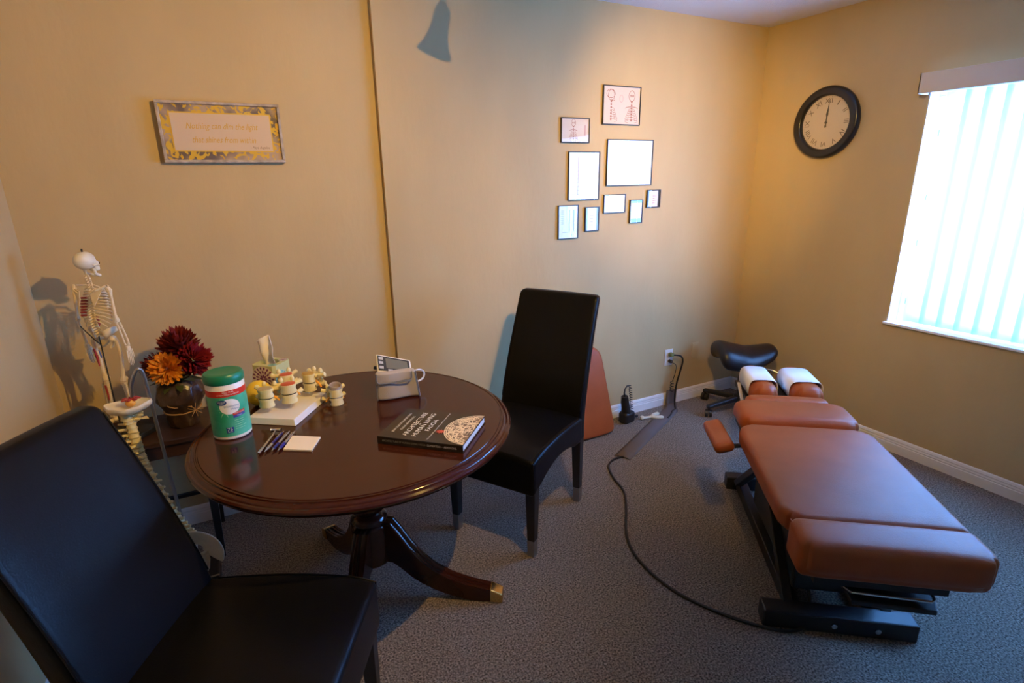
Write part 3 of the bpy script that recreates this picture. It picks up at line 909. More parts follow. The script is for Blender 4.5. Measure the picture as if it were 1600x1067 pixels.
# ---- tissue box
def tissue_box():
    t = thing('tissue_box', 'flower patterned cube tissue box with tissue pulled up', 'tissue box', (.0985, 2.185, TZ), R_(-41))
    # local: front-right corner at origin, x to the left, y to the back
    card = mat('tissue_card', (.52, .53, .22), rough=.5, color2=(.60, .60, .30), vscale=8)
    a = .104; h = .122
    mb = MB()
    # box with a round opening in its top
    n = 28; cx, cy, rr = -a / 2, a / 2, .033
    vs = []; fs = []
    sq = []
    for i in range(n):
        an = 2 * PI * i / n
        c_, s_ = math.cos(an), math.sin(an); k = (a / 2) / max(abs(c_), abs(s_))
        sq.append((cx + c_ * k, cy + s_ * k))
    for i in range(n): vs.append((sq[i][0], sq[i][1], 0))
    for i in range(n): vs.append((sq[i][0], sq[i][1], h))
    for i in range(n): an = 2 * PI * i / n; vs.append((cx + rr * math.cos(an), cy + rr * math.sin(an), h))
    for i in range(n): an = 2 * PI * i / n; vs.append((cx + rr * math.cos(an), cy + rr * math.sin(an), h - .03))
    for i in range(n):
        j = (i + 1) % n
        for q in range(3): fs.append((q * n + i, q * n + j, (q + 1) * n + j, (q + 1) * n + i))
    fs.append(tuple(range(n))); fs.append(tuple(3 * n + i for i in range(n)))
    mb.add(vs, fs); box = mb.build('carton', card, t, smooth=False)
    plum = mat('plum_print', (.19, .022, .10), rough=.5); teal = mat('teal_print', (.05, .27, .30), rough=.5); cream = mat('cream_print', (.80, .70, .52), rough=.5)
    def dahlia(mapf, rad, m, base):
        mb = MB(); mb.add([mapf(rad * math.cos(2 * PI * i / 24), rad * math.sin(2 * PI * i / 24), .0004) for i in range(24)], [tuple(range(24))])
        mb.build('flower_print', base, box, smooth=False)
        mb = MB()
        for ring, (r0, r1, n_, w) in enumerate(((.04, .36, 8, .085), (.34, .68, 14, .085), (.66, .96, 18, .080))):
            for i in range(n_):
                an = 2 * PI * (i + .5 * ring) / n_
                d = (math.cos(an), math.sin(an)); q = (-d[1], d[0])
                pts = []
                for (rr_, ww) in ((r0, 0), (r0 + (r1 - r0) * .35, -w * .7), (r0 + (r1 - r0) * .7, -w), (r1, 0), (r0 + (r1 - r0) * .7, w), (r0 + (r1 - r0) * .35, w * .7)):
                    pts.append(mapf(rad * (d[0] * rr_ + q[0] * ww), rad * (d[1] * rr_ + q[1] * ww), .0008))
                mb.add(pts, [tuple(range(6))])
        mb.build('flower_print', m, box, smooth=False)
    dahlia(lambda x, y, d: (-.053 + x, -d, .069 + y), .0515, plum, cream)
    dahlia(lambda x, y, d: (d, .034 + x, .064 + y), .034, teal, mat('light_teal', (.42, .62, .55), rough=.5))
    dahlia(lambda x, y, d: (-.028 + x * .9, -d * 1.5, .022 + y), .021, teal, MATS['light_teal'])
    dahlia(lambda x, y, d: (-.020 + x, .018 + y, h + d), .017, teal, MATS['light_teal'])
    dahlia(lambda x, y, d: (-.020 + x, .085 + y, h + d), .017, plum, cream)
    # tissue
    tis = mat('tissue', (.86, .80, .74), rough=.9)
    mb = MB(); vs = []; fs = []; nu, nv = 10, 14
    for j in range(nv + 1):
        v = j / nv
        for i in range(nu + 1):
            u = i / nu - .5
            w = .030 + .016 * v
            x = -a / 2 + u * 2 * w * .75 - .012 * v
            y = a / 2 + .010 * math.sin(u * 7 + .6) * (.6 + .5 * v) + .004 * math.sin(v * 9)
            z = h - .02 + .128 * v - (.018 * (abs(u - .12) * 2) ** 1.3) * v - (.022 if u > .2 else 0) * v
            vs.append((x, y, z))
    for j in range(nv):
        for i in range(nu): fs.append((j * (nu + 1) + i, j * (nu + 1) + i + 1, (j + 1) * (nu + 1) + i + 1, (j + 1) * (nu + 1) + i))
    mb.add(vs, fs); o = mb.build('tissue', tis, t, angle=80); so = o.modifiers.new('s', 'SOLIDIFY'); so.thickness = .0015
tissue_box()

# ---- vertebra models
DISCG = mat('disc_grey', (.05, .05, .04), rough=.5)
ORG = mat('nerve_orange', (.80, .34, .03), rough=.45)
def segment(t, loc, rz, s, cap, stand=True, frost=False):
    """two lumbar vertebrae with disc on a pin; parts parented to t"""
    def M(): return Matrix.Translation(loc) @ Matrix.Rotation(rz, 4, 'Z') @ Matrix.Scale(s, 4)
    z0 = .020 if stand else 0
    if stand:
        mb = MB(); mb.tube([(0, 0, -.0005), (0, 0, z0 + .004)], .0022, 8, M=M()); mb.build('pin', CHROME, t)
    for k in (0, 1):
        z = z0 + k * .0305
        def squash(p, a): return (p[0], p[1] * .82, p[2])
        mb = MB(); mb.lathe([(0, 0), (.0225, 0), (.0235, .003), (.0198, .013), (.0235, .0235), (.0225, .0265), (0, .0265)], 28, (0, 0, z), M=M(), fn=squash)
        mb.build('vertebral_body', BONEY, t)
        mb = MB()
        mb.tube([(-.012, .014, z + .016), (-.016, .026, z + .017), (0, .038, z + .014), (.016, .026, z + .017), (.012, .014, z + .016)], [.007, .0065, .008, .0065, .007], 8, M=M())
        mb.tube([(0, .036, z + .013), (0, .052, z + .008), (0, .060, z + .006)], [.0075, .0095, .007], 8, M=M())
        for sx in (-1, 1):
            mb.tube([(sx * .015, .024, z + .017), (sx * .030, .028, z + .018), (sx * .040, .033, z + .021)], [.0068, .0062, .0078], 8, M=M())
            mb.ell((sx * .016, .036, z + .028), (.007, .007, .010), 8, 6, M=M())
        mb.build('vertebral_arch', BONEY, t)
    mb = MB(); mb.lathe([(0, 0), (.0205, 0), (.021, .002), (.0205, .004), (0, .004)], 24, (0, 0, z0 + .0265), M=M(), fn=lambda p, a: (p[0], p[1] * .82, p[2])); mb.build('disc', DISCG, t)
    mb = MB(); mb.lathe([(0, 0), (.0205, 0), (.0205, .002), (.012, .0035), (0, .003)], 24, (0, 0, z0 + .057), M=M(), fn=lambda p, a: (p[0], p[1] * .82, p[2])); mb.build('disc', cap, t)
    for sx in (-1, 1):
        mb = MB(); mb.tube([(sx * .008, .018, z0 + .028), (sx * .020, .020, z0 + .022), (sx * .032, .020, z0 + .010)], [.004, .0038, .003], 8, M=M()); mb.build('nerve', ORG, t)
def disc_board():
    rz = R_(-35)
    t = thing('vertebra_display', 'white display board carrying four yellow lumbar vertebra models', 'anatomy model', (.125, 1.862, TZ), rz)
    bw = mat('board_white', (.74, .72, .70), rough=.3)
    # local x: along the front edge (negative to the left), y: depth
    mb = MB(); w, d, h, c = .185, .258, .022, .007
    vs = [(-w, 0, 0), (0, 0, 0), (0, d, 0), (-w, d, 0), (-w + c, c, h), (-c, c, h), (-c, d - c, h), (-w + c, d - c, h)]
    mb.add(vs, [(3, 2, 1, 0), (4, 5, 6, 7), (0, 1, 5, 4), (1, 2, 6, 5), (2, 3, 7, 6), (3, 0, 4, 7)])
    mb.build('board', bw, t, smooth=False, bevel=.0015)
    tanc = mat('disc_tan', (.42, .34, .20), rough=.35); redc = mat('disc_red', (.55, .09, .04), rough=.35); goldc = mat('disc_gold', (.50, .33, .09), rough=.35)
    ink = mat('faint_ink', (.45, .42, .40), rough=.6)
    for (x, y, r_, cap, s) in ((-.130, .055, R_(10), tanc, 1.16), (-.068, .100, R_(35), redc, 1.2), (-.135, .205, R_(40), redc, 1.14), (-.052, .218, R_(-25), goldc, 1.16)):
        segment(t, (x, y, h), r_, s, cap)
        vs, fs = text_geo('L4 - L5', .006)
        mb = MB(); mb.add([(v.x + x + .004, v.y + y - .028, h + .0004) for v in vs], fs); 
disc_board()
lv = thing('vertebra_model', 'loose frosted vertebra model standing beside the white board', 'anatomy model', (.288, 1.988, TZ), R_(10))
segment(lv, (0, 0, 0), 0, 1.08, mat('frosted_disc', (.55, .45, .40), rough=.3), stand=False)
mb = MB(); mb.lathe([(.021, .028), (.0225, .040), (.020, .052), (.024, .072), (.022, .078), (.018, .075), (.016, .055), (.016, .03)], 24, fn=lambda p, a: (p[0], p[1] * .85, p[2] + .006 * math.sin(a)))
mb.build('frosted_disc', mat('frosted_plastic', (.50, .42, .38), rough=.35, trans=.45), lv)
b_ = MB()
b_.ell((0, 0, .0475), (.047, .047, .0475), 28, 18); ball = b_.build('yellow_ball', mat('yellow_rubber', (.82, .56, .04), rough=.45, var=.06, vscale=8))
ball.location = (.032, 2.128, TZ); tag(ball, 'yellow rubber ball behind the vertebra models next to the canister', 'ball')

# ---- pens, hammer tool, note pad
def pen(label, a, b, grip):
    a = Vector((a[0], a[1], 0)); b = Vector((b[0], b[1], 0)); d = b - a; L_ = d.length
    t = thing('pen', label, 'pen', (a.x, a.y, TZ + .0056), math.atan2(d.y, d.x), 'pens by the note pad')
    M = Matrix.Rotation(PI / 2, 4, 'Y')
    sil = mat('pen_silver', (.50, .50, .55), rough=.25, metal=.8); pb = mat('pen_blue', (.02, .015, .16), rough=.3)
    mb = MB(); mb.lathe([(0, .0), (.0012, .0), (.0016, .006), (.0036, .014), (.0036, .016)], 14, M=M); mb.build('tip', CHROME, t)
    mb = MB(); mb.lathe([(.0036, .0155), (.0054, .022), (.0050, .035), (.0054, .052), (0, .052)], 14, M=M); mb.build('grip', pb if grip else sil, t)
    mb = MB(); mb.lathe([(0, .052), (.0046, .052), (.0046, L_ - .018), (.0036, L_ - .012), (0, L_ - .012)], 14, M=M); mb.build('barrel', sil if grip else pb, t)
    mb = MB(); mb.lathe([(0, L_ - .012), (.0022, L_ - .012), (.0022, L_), (0, L_)], 10, M=M); mb.build('button', sil, t)
    mb = MB(); mb.box(L_ - .055, L_ - .016, -.0015, .0015, .0050, .0064); mb.box(L_ - .020, L_ - .016, -.0015, .0015, .003, .0064); mb.build('clip', sil, t, smooth=False)
pen('silver pen with blue end lying next to the metal hammer tool', (.014, 1.700), (.083, 1.825), False)
pen('middle silver pen with blue grip among the three pens', (.034, 1.695), (.100, 1.818), True)
pen('silver pen with blue grip touching the note pad', (.051, 1.688), (.116, 1.808), True)
hm = thing('reflex_hammer', 'thin steel reflex hammer beside the pens', 'tool', (-.002, 1.698, TZ + .0058), math.atan2(.143, .064))
mb = MB(); mb.tube([(0, 0, 0), (.005, 0, .0002), (.06, 0, 0), (.12, 0, .001), (.150, .001, .004)], [.004, .0052, .0046, .0032, .003], 10); mb.build('handle', CHROME, hm)
mb = MB(); mb.tube([(.151, -.018, .0055), (.153, -.008, .0055), (.153, .010, .0055), (.152, .016, .0055)], [.0075, .0058, .0058, .0090], 12); mb.build('head', CHROME, hm)
mb = MB()
c4 = [(.105, 1.779), (.185, 1.724), (.145, 1.642), (.068, 1.692)]
mb.prism(list(reversed(c4)), TZ, TZ + .0055)
o = tag(mb.build('note_pad', mat('note_paper', (.80, .74, .66), rough=.8), smooth=False), 'small blank white note pad on the round table', 'note pad')
# ---- book
def book():
    ang = math.atan2(-.197, .214)
    t = thing('book', 'large black hardback book about fascia lying on the round table', 'book', (.340, 1.596, TZ), ang)
    Lb, Wb, h = .290, .226, .026
    cov = mat('book_cover', (.016, .013, .012), rough=.25, color2=(.035, .028, .026), vscale=12)
    mb = MB(); mb.box(0, Lb, 0, Wb, h - .003, h); mb.build('front_cover', cov, t, smooth=False, bevel=.0008)
    mb = MB(); mb.box(0, Lb, 0, Wb, 0, .003); mb.build('back_cover', cov, t, smooth=False, bevel=.0008)
    mb = MB(); mb.box(0, Lb, 0, .0028, .003, h - .003); mb.build('spine', cov, t, smooth=False)
    pg = mat('page_edges', (.66, .66, .68), rough=.7, var=.12, vscale=4, stretch=(1, 1, 300))
    mb = MB(); mb.box(.003, Lb - .003, .0029, Wb - .004, .0031, h - .0031); mb.build('pages', pg, t, smooth=False)
    ink = mat('book_lettering', (.80, .78, .76), rough=.5)
    # the cover is read with its top toward the far side: text runs along local y
    up = lambda cx, cy: (lambda x, y: (cx - y, cy + x, h + .0004))
    lettering('author_lettering', 'JEAN-CLAUDE GUIMBERTEAU', .0115, up(.034, .113), ink, t, width=.145)
    lettering('author_lettering', 'COLIN ARMSTRONG', .0115, up(.055, .113), ink, t, width=.105)
    lettering('title_lettering', 'ARCHITECTURE', .024, up(.083, .113), ink, t, width=.178)
    lettering('title_lettering', 'OF', .010, up(.099, .113), ink, t)
    lettering('title_lettering', 'HUMAN LIVING', .024, up(.114, .113), ink, t, width=.172)
    lettering('title_lettering', 'FASCIA', .022, up(.141, .113), ink, t, width=.085)
    lettering('subtitle_lettering', 'The extracellular matrix and cells revealed through endoscopy', .0070, up(.166, .113), ink, t, width=.200)
    lettering('spine_lettering', 'ARCHITECTURE OF HUMAN LIVING FASCIA', .0100, lambda x, y: (.092 + x, -.0004, h / 2 + y), mat('spine_ink', (.34, .32, .22), rough=.5), t, width=.150)
    lettering('spine_lettering', 'GUIMBERTEAU  \u2022  ARMSTRONG', .0100, lambda x, y: (.220 + x, -.0004, h / 2 + y), ink, t, width=.098)
    # fibre dome print
    rnd = random.Random(11)
    base = mat('dome_print', (.07, .045, .03), rough=.3, color2=(.22, .14, .09), vscale=40)
    cx, cy, rx, ry = .290, .113, .098, .108
    def clipx(x): return min(x, Lb - .001)
    mb = MB(); pts = [(clipx(cx - rx * math.sin(a)), cy + ry * math.cos(a), h + .0003) for a in [PI * i / 30 for i in range(31)]]
    mb.add(pts, [tuple(range(31))]); mb.build('dome_print', base, t, smooth=False)
    fib = mat('fibre_print', (.80, .68, .52), rough=.4)
    mb = MB()
    def ins(x, y): return ((x - cx) / rx) ** 2 + ((y - cy) / ry) ** 2 < 1.0 and x < Lb - .002
    cnt = 0
    while cnt < 120:
        a = rnd.uniform(0, PI); k = math.sqrt(rnd.uniform(.02, 1))
        x0, y0 = cx - rx * k * math.sin(a), cy + ry * k * math.cos(a)
        th = rnd.uniform(0, 2 * PI); cv = rnd.uniform(-22, 22); ln = rnd.uniform(.02, .06); w = rnd.uniform(.0007, .0017)
        pts = []
        x, y = x0, y0
        for q in range(9):
            if not ins(x, y): break
            pts.append((x, y)); x += math.cos(th) * ln / 8; y += math.sin(th) * ln / 8; th += cv * ln / 8
        if len(pts) < 4: continue
        vs = []; fs = []
        for q, (x, y) in enumerate(pts):
            p_ = pts[max(0, q - 1)]; n_ = pts[min(len(pts) - 1, q + 1)]
            dx, dy = n_[0] - p_[0], n_[1] - p_[1]; dl = math.hypot(dx, dy) or 1
            vs += [(x - dy / dl * w, y + dx / dl * w, h + .0005 + cnt * 2e-6), (x + dy / dl * w, y - dx / dl * w, h + .0005 + cnt * 2e-6)]
        for q in range(len(pts) - 1): fs.append((2 * q, 2 * q + 1, 2 * q + 3, 2 * q + 2))
        mb.add(vs, fs); cnt += 1
    for k in (1.0, .93, .86):
        for i in range(30):
            a, b = PI * i / 30, PI * (i + 1) / 30
            P2 = lambda a_, kk: (clipx(cx - rx * kk * math.sin(a_)), cy + ry * kk * math.cos(a_), h + .0009)
            mb.add([P2(a, k), P2(b, k), P2(b, k - .022), P2(a, k - .022)], [(0, 1, 2, 3)])
    mb.build('fibre_print', fib, t, smooth=False)
    glow = mat('red_print', (.40, .03, .02), rough=.4, color2=(.62, .12, .08), vscale=60)
    mb = MB(); pts = [(.186 + .012 * math.cos(2 * PI * i / 20) * (1.5 if i % 2 else .8), .075 + .010 * math.sin(2 * PI * i / 20) * (1.5 if i % 2 else .8), h + .0011) for i in range(20)]
    mb.add(pts, [tuple(range(20))]); mb.build('red_print', glow, t, smooth=False)
book()
# ---- blood pressure monitor
def monitor():
    t = thing('blood_pressure_monitor', 'white blood pressure monitor with grey folded arm cuff', 'medical device', (.522, 1.990, TZ), R_(-12))
    body = mat('monitor_white', (.74, .71, .64), rough=.4)
    mb = MB()
    prof = [(-.035, .0), (.085, .0), (.085, .035), (.070, .125), (.055, .150), (.040, .152), (-.02, .105), (-.035, .09)]
    # wedge standing behind the cuff, its dark face tilted to the front
    M = Matrix.Rotation(R_(0), 4, 'Z')
    npf = len(prof); NS = 10
    vs = [(-.072 + .132 * q / NS, y, z) for q in range(NS + 1) for y, z in prof]
    fs = [tuple(range(npf)), tuple(NS * npf + j for j in reversed(range(npf)))]
    for q in range(NS):
        for j in range(npf): fs.append((q * npf + j, q * npf + (j + 1) % npf, (q + 1) * npf + (j + 1) % npf, (q + 1) * npf + j))
    mb.add(vs, fs)
    def tilt(p): return Vector((p.x, p.y, p.z * (1 - .26 * (p.x + .072) / .132)))
    mb.v = [tilt(p) for p in mb.v]
    mb.build('monitor_body', body, t, bevel=.006, bseg=3)
    face = mat('monitor_face', (.05, .052, .06), rough=.18)
    def fp(u, w, d=0.0):
        # u across, w up the sloped face between (y=-.02,z=.105) and (y=.04,z=.152)
        y = -.02 + .06 * w - d * .62; z = .105 + .047 * w + d * .78
        p = tilt(Vector((u, y, z))); return p
    def plate(name, u0, u1, w0, w1, m, d, par):
        mb = MB(); vs = []; fs = []; NS = 10
        for q in range(NS + 1):
            u = u0 + (u1 - u0) * q / NS
            vs += [fp(u, w0, d - .0012), fp(u, w1, d - .0012), fp(u, w1, d), fp(u, w0, d)]
        for q in range(NS):
            for j_ in range(4): fs.append((4 * q + j_, 4 * q + (j_ + 1) % 4, 4 * q + 4 + (j_ + 1) % 4, 4 * q + 4 + j_))
        fs += [(0, 1, 2, 3), tuple(4 * NS + j_ for j_ in (3, 2, 1, 0))]
        mb.add(vs, fs)
        return mb.build(name, m, par, smooth=False)
    fc = plate('face_panel', -.066, .054, .04, .96, face, .0016, t)
    plate('display', -.036, .046, .22, .86, mat('lcd', (.16, .16, .13), rough=.15), .0024, fc)
    for w in (.15, .45, .72): plate('button', -.062, -.046, w, w + .16, mat('button_grey', (.45, .47, .52), rough=.3), .0030, fc)
    plate('button', -.030, -.012, .04, .16, MATS['button_grey'], .0030, fc)
    # cuff: folded grey fabric in front
    cuff = mat('cuff_fabric', (.40, .365, .35), rough=.85, bump=.2, bscale=500)
    edge = mat('cuff_edge', (.16, .16, .18), rough=.8)
    mb = MB()
    def cf_(p):
        return (p.x * (1 + .10 * (p.z - .055) / .11 * -1) - .006 * (p.z / .1), p.y + .10 * (.05 - p.z) * -1 * .25 + .006 * math.sin(p.x * 40), p.z)
    mb.rbox((0, -.055, .0555), (.158, .036, .110), .012, (8, 2, 6), fn=cf_)
    cb = mb.build('cuff', cuff, t, angle=60)
    mb = MB(); mb.rbox((-.014, -.078, .092), (.128, .008, .036), .0035, (8, 1, 3), fn=lambda p: (p.x, p.y + .10 * (.05 - p.z) * -.25 + .006 * math.sin(p.x * 40) + .002, p.z)); mb.build('cuff_flap', cuff, t, angle=60)
    mb = MB(); mb.tube([(-.078, -.084, .112), (-.078, -.085, .082), (-.070, -.085, .074), (0, -.083, .072), (.042, -.080, .074), (.052, -.079, .084), (.053, -.077, .110)], .0028, 6); mb.build('flap_piping', edge, t)
    mb = MB()
    mb.tube([cf_(Vector((-.076, -.073, .004))), cf_(Vector((-.078, -.073, .06))), cf_(Vector((-.078, -.073, .108)))], .0026, 6)
    mb.tube([cf_(Vector((.076, -.073, .004))), cf_(Vector((.078, -.073, .06))), cf_(Vector((.078, -.073, .108)))], .0026, 6)
    mb.build('cuff_piping', edge, t)
    mb = MB(); mb.tube(smoothpath([(.06, -.02, .088), (.085, .0, .086), (.104, .015, .074), (.110, .02, .058), (.102, .015, .042), (.082, .0, .038), (.058, -.01, .04)], 5), .0036, 8); mb.build('air_tube', mat('tube_white', (.62, .62, .60), rough=.4), t)
    mb = MB(); mb.tube([(-.072, .06, .09), (-.084, .06, .092)], [.008, .006], 10); mb.build('tube_plug', BLACKP, t)
monitor()

# ================================================================== ON THE WALLS
# ---- plaque
def plaque():
    x0, x1, z0, z1 = -.163, .288, 1.631, 1.864
    t = thing('quote_plaque', 'framed quote plaque with patterned gold border on the wall above the skeleton', 'plaque', ((x0 + x1) / 2, YB2 - .0005, z0))
    w, h, d = x1 - x0, z1 - z0, .030
    wf = mat('weathered_frame', (.40, .33, .27), rough=.7, var=.25, vscale=30)
    mb = MB()
    b = .011
    for (a0, a1, c0, c1) in ((-w / 2, w / 2, 0, b), (-w / 2, w / 2, h - b, h), (-w / 2, -w / 2 + b, b, h - b), (w / 2 - b, w / 2, b, h - b)):
        mb.box(a0, a1, -d, 0, c0, c1)
    mb.build('frame', wf, t, smooth=False, bevel=.002)
    # damask border print
    m = bpy.data.materials.new('damask_print'); m.use_nodes = True; nt = m.node_tree; bs = nt.nodes['Principled BSDF']; bs.inputs['Roughness'].default_value = .5
    tcn = nt.nodes.new('ShaderNodeTexCoord')
    n1 = nt.nodes.new('ShaderNodeTexNoise'); n1.inputs['Scale'].default_value = 24; n1.inputs['Detail'].default_value = 1; n1.inputs['Distortion'].default_value = 2.2
    n2 = nt.nodes.new('ShaderNodeTexNoise'); n2.inputs['Scale'].default_value = 9; n2.inputs['Detail'].default_value = 2
    r1 = nt.nodes.new('ShaderNodeValToRGB'); r2 = nt.nodes.new('ShaderNodeValToRGB')
    for n_ in (n1, n2): nt.links.new(tcn.outputs['Object'], n_.inputs['Vector'])
    e = r1.color_ramp.elements; e[0].position = .53; e[0].color = (0, 0, 0, 1); e[1].position = .57; e[1].color = (1, 1, 1, 1)
    e = r2.color_ramp.elements; e[0].position = .42; e[0].color = (.13, .09, .08, 1); e[1].position = .58; e[1].color = (.42, .30, .21, 1)
    mx = nt.nodes.new('ShaderNodeMix'); mx.data_type = 'RGBA'; mx.inputs[7].default_value = (.62, .38, .03, 1)
    nt.links.new(n1.outputs['Fac'], r1.inputs['Fac']); nt.links.new(n2.outputs['Fac'], r2.inputs['Fac'])
    nt.links.new(r1.outputs['Color'], mx.inputs[0]); nt.links.new(r2.outputs['Color'], mx.inputs[6]); nt.links.new(mx.outputs[2], bs.inputs['Base Color'])
    mb = MB(); mb.box(-w / 2 + b, w / 2 - b, -d + .010, -.001, b, h - b); pb = mb.build('border_print', m, t, smooth=False)
    gold = mat('gold_print', (.66, .40, .03), rough=.45)
    iw, iz0, iz1 = w / 2 - .044, .047, h - .045
    mb = MB(); mb.box(-iw - .005, iw + .005, -d + .0088, -d + .0098, iz0 - .005, iz1 + .005); mb.build('gold_border', gold, pb, smooth=False)
    mb = MB(); mb.box(-iw, iw, -d + .0078, -d + .0087, iz0, iz1); mb.build('text_panel', mat('panel_beige', (.62, .46, .31), rough=.6), pb, smooth=False)
    yy = -d + .0074
    gl = mat('gold_lettering', (.60, .34, .04), rough=.5)
    lettering('quote_lettering', 'Nothing can dim the light', .034, lambda x, y: (-.002 + x, yy, .140 + y), gl, pb, shear=.35, width=.265)
    lettering('quote_lettering', 'that shines from within', .034, lambda x, y: (.0 + x, yy, .088 + y), gl, pb, shear=.35, width=.235)
    lettering('signature_lettering', '- Maya Angelou', .014, lambda x, y: (.132 + x, yy, .060 + y), mat('brown_ink', (.22, .12, .06), rough=.6), pb, shear=.35, width=.075)
plaque()

# ---- picture group
INK = mat('sepia_ink', (.42, .16, .11), rough=.7); INKG = mat('grey_ink', (.34, .32, .33), rough=.7); INKF = mat('faint_red_ink', (.62, .38, .33), rough=.7)
PRINTW = mat('print_white', (.86, .85, .84), rough=.7); PRINTC = mat('print_cream', (.76, .66, .55), rough=.7)
def arc(mb, cx, cz, rx, rz, a0, a1, y, w=.0012, n=20):
    vs = []; fs = []
    for i in range(n + 1):
        a = a0 + (a1 - a0) * i / n
        c, s = math.cos(a), math.sin(a)
        vs += [(cx + (rx - w) * c, y, cz + (rz - w) * s), (cx + (rx + w) * c, y, cz + (rz + w) * s)]
    for i in range(n): fs.append((2 * i, 2 * i + 1, 2 * i + 3, 2 * i + 2))
    mb.add(vs, fs)
def figure(mb, cx, z0, s, y, side=False):
    """sepia study of skull, neck and rib cage"""
    arc(mb, cx, z0 + .80 * s, .115 * s, .15 * s, 0, 2 * PI, y, .008 * s)
    if side:
        arc(mb, cx - .02 * s, z0 + .84 * s, .16 * s, .12 * s, 0, 2 * PI, y, .008 * s)
        arc(mb, cx + .07 * s, z0 + .70 * s, .06 * s, .06 * s, PI, 2 * PI, y, .008 * s)
    else:
        for q in (-.045, .045): arc(mb, cx + q * s, z0 + .80 * s, .026 * s, .024 * s, 0, 2 * PI, y, .010 * s)
        arc(mb, cx, z0 + .69 * s, .055 * s, .05 * s, PI, 2 * PI, y, .008 * s)
    for k in range(7):
        z = z0 + (.60 - .085 * k) * s
        mb.box(cx - .028 * s, cx + .028 * s, y - .0001, y + .0001, z, z + .05 * s)
    for k in range(6):
        w = (.12 + .03 * min(k, 4)) * s; z = z0 + (.40 - .062 * k) * s
        for sg in ((1,) if side else (-1, 1)):
            arc(mb, cx, z, w, .05 * s, PI / 2 if sg < 0 else -PI / 3, PI * 1.33 if sg < 0 else PI / 2, y, .006 * s, 12)
    if not side:
        arc(mb, cx, z0 + .44 * s, .24 * s, .06 * s, .1, PI - .1, y, .010 * s)
def picture(label, x0, x1, z0, z1, kind, d=.013):
    t = thing('framed_picture', label, 'picture', ((x0 + x1) / 2, YB - .0005, z0), 0, 'pictures grouped on the back wall')
    w, h = x1 - x0, z1 - z0; b = .0045
    mb = MB()
    for (a0, a1, c0, c1) in ((-w / 2, w / 2, 0, b), (-w / 2, w / 2, h - b, h), (-w / 2, -w / 2 + b, b, h - b), (w / 2 - b, w / 2, b, h - b)):
        mb.box(a0, a1, -d, 0, c0, c1)
    mb.build('frame', FRAMEB, t, smooth=False, bevel=.001)
    y = -d + .006
    base = PRINTC if kind in ('double', 'single') else PRINTW
    mb = MB(); mb.box(-w / 2 + b, w / 2 - b, y, -.001, b, h - b); pr_ = mb.build('print', base, t, smooth=False)
    mb = MB(); yi = y - .0004
    if kind == 'double':
        figure(mb, -.075, .008, h * .90, yi, True); figure(mb, .070, .005, h * .92, yi)
        mb.build('figure_drawing', INK, pr_, smooth=False)
        mb = MB(); arc(mb, -.005, h * .68, .012, .018, 0, 2 * PI, yi); mb.build('small_drawing', INKF, pr_, smooth=False)
    elif kind == 'single':
        figure(mb, -.012, .008, h * .92, yi); mb.build('figure_drawing', INK, pr_, smooth=False)
        mb = MB(); mb.box(.060, .068, yi - .0001, yi, h * .3, h * .72); mb.build('note_drawing', INKF, pr_, smooth=False)
    elif kind == 'certificate':
        for k, (zz, ww) in enumerate(((.68, .50), (.64, .30), (.42, .62), (.38, .55), (.20, .2))):
            mb.box(-w * ww / 2, w * ww / 2, yi - .0001, yi, h * zz, h * zz + .003)
        mb.build('certificate_text', INKF, pr_, smooth=False)
    elif kind == 'chart':
        for k in range(9): mb.box(-w * .40, -w * .40 + w * (.55 + .1 * (k % 3)), yi - .0001, yi, h * (.12 + .08 * k), h * (.12 + .08 * k) + .002)
        mb.box(-w * .2, -w * .17, yi - .0001, yi, h * .1, h * .9)
        mb.build('chart_lines', INKF, pr_, smooth=False)
    elif kind == 'legs':
        for q in (.06, .28): 
            mb.box(w * q - .003, w * q + .003, yi - .0001, yi, h * .22, h * .86)
        mb.box(-w * .28, w * .42, yi - .0001, yi, h * .19, h * .20); mb.box(w * .14, w * .19, yi - .0001, yi, h * .09, h * .14)
        for k in range(8): mb.box(-w * .36, -w * .20, yi - .0001, yi, h * (.45 + .055 * k), h * (.45 + .055 * k) + .0018)
        mb.build('leg_drawing', INKG, pr_, smooth=False)
    elif kind in ('narrow', 'teal', 'dark'):
        mm = {'narrow': mat('blue_mat', (.26, .34, .44), rough=.7), 'teal': mat('teal_mat', (.30, .58, .60), rough=.7), 'dark': mat('slate_mat', (.06, .06, .075), rough=.6)}[kind]
        if kind == 'teal': mb.box(-w / 2 + b, w / 2 - b, yi - .0001, yi, b, h * .2); mb.box(-w / 2 + b, w / 2 - b, yi - .0001, yi, h * .86, h - b)
        else: mb.box(-w / 2 + b, -w * .33, yi - .0001, yi, b, h - b); mb.box(w * .33, w / 2 - b, yi - .0001, yi, b, h - b)
        mb.build('print_border', mm, pr_, smooth=False)
        mb = MB()
        for k in range(4): mb.box(-w * .15, w * (.1 + .05 * (k % 2)), yi - .0001, yi, h * (.25 + .13 * k), h * (.25 + .13 * k) + .003)
        mb.build('small_lines', INKF, pr_, smooth=False)
    else:
        for k in range(4): mb.box(-w * .35, w * (.2 + .05 * (k % 2)), yi - .0001, yi, h * (.2 + .17 * k), h * (.2 + .17 * k) + .002)
        mb.build('text_lines', INKF, pr_, smooth=False)
    mb = MB(); mb.box(-w / 2 + b, w / 2 - b, -d + .0025, -d + .004, b, h - b); mb.build('glass', GLASS, t, smooth=False)
picture('top framed print of two red skeleton studies', 1.970, 2.236, 1.832, 2.036, 'double')
picture('small landscape framed print of one skull and shoulders study', 1.697, 1.884, 1.732, 1.861, 'single')
picture('largest framed certificate below the two skeleton print', 2.010, 2.349, 1.498, 1.755, 'certificate')
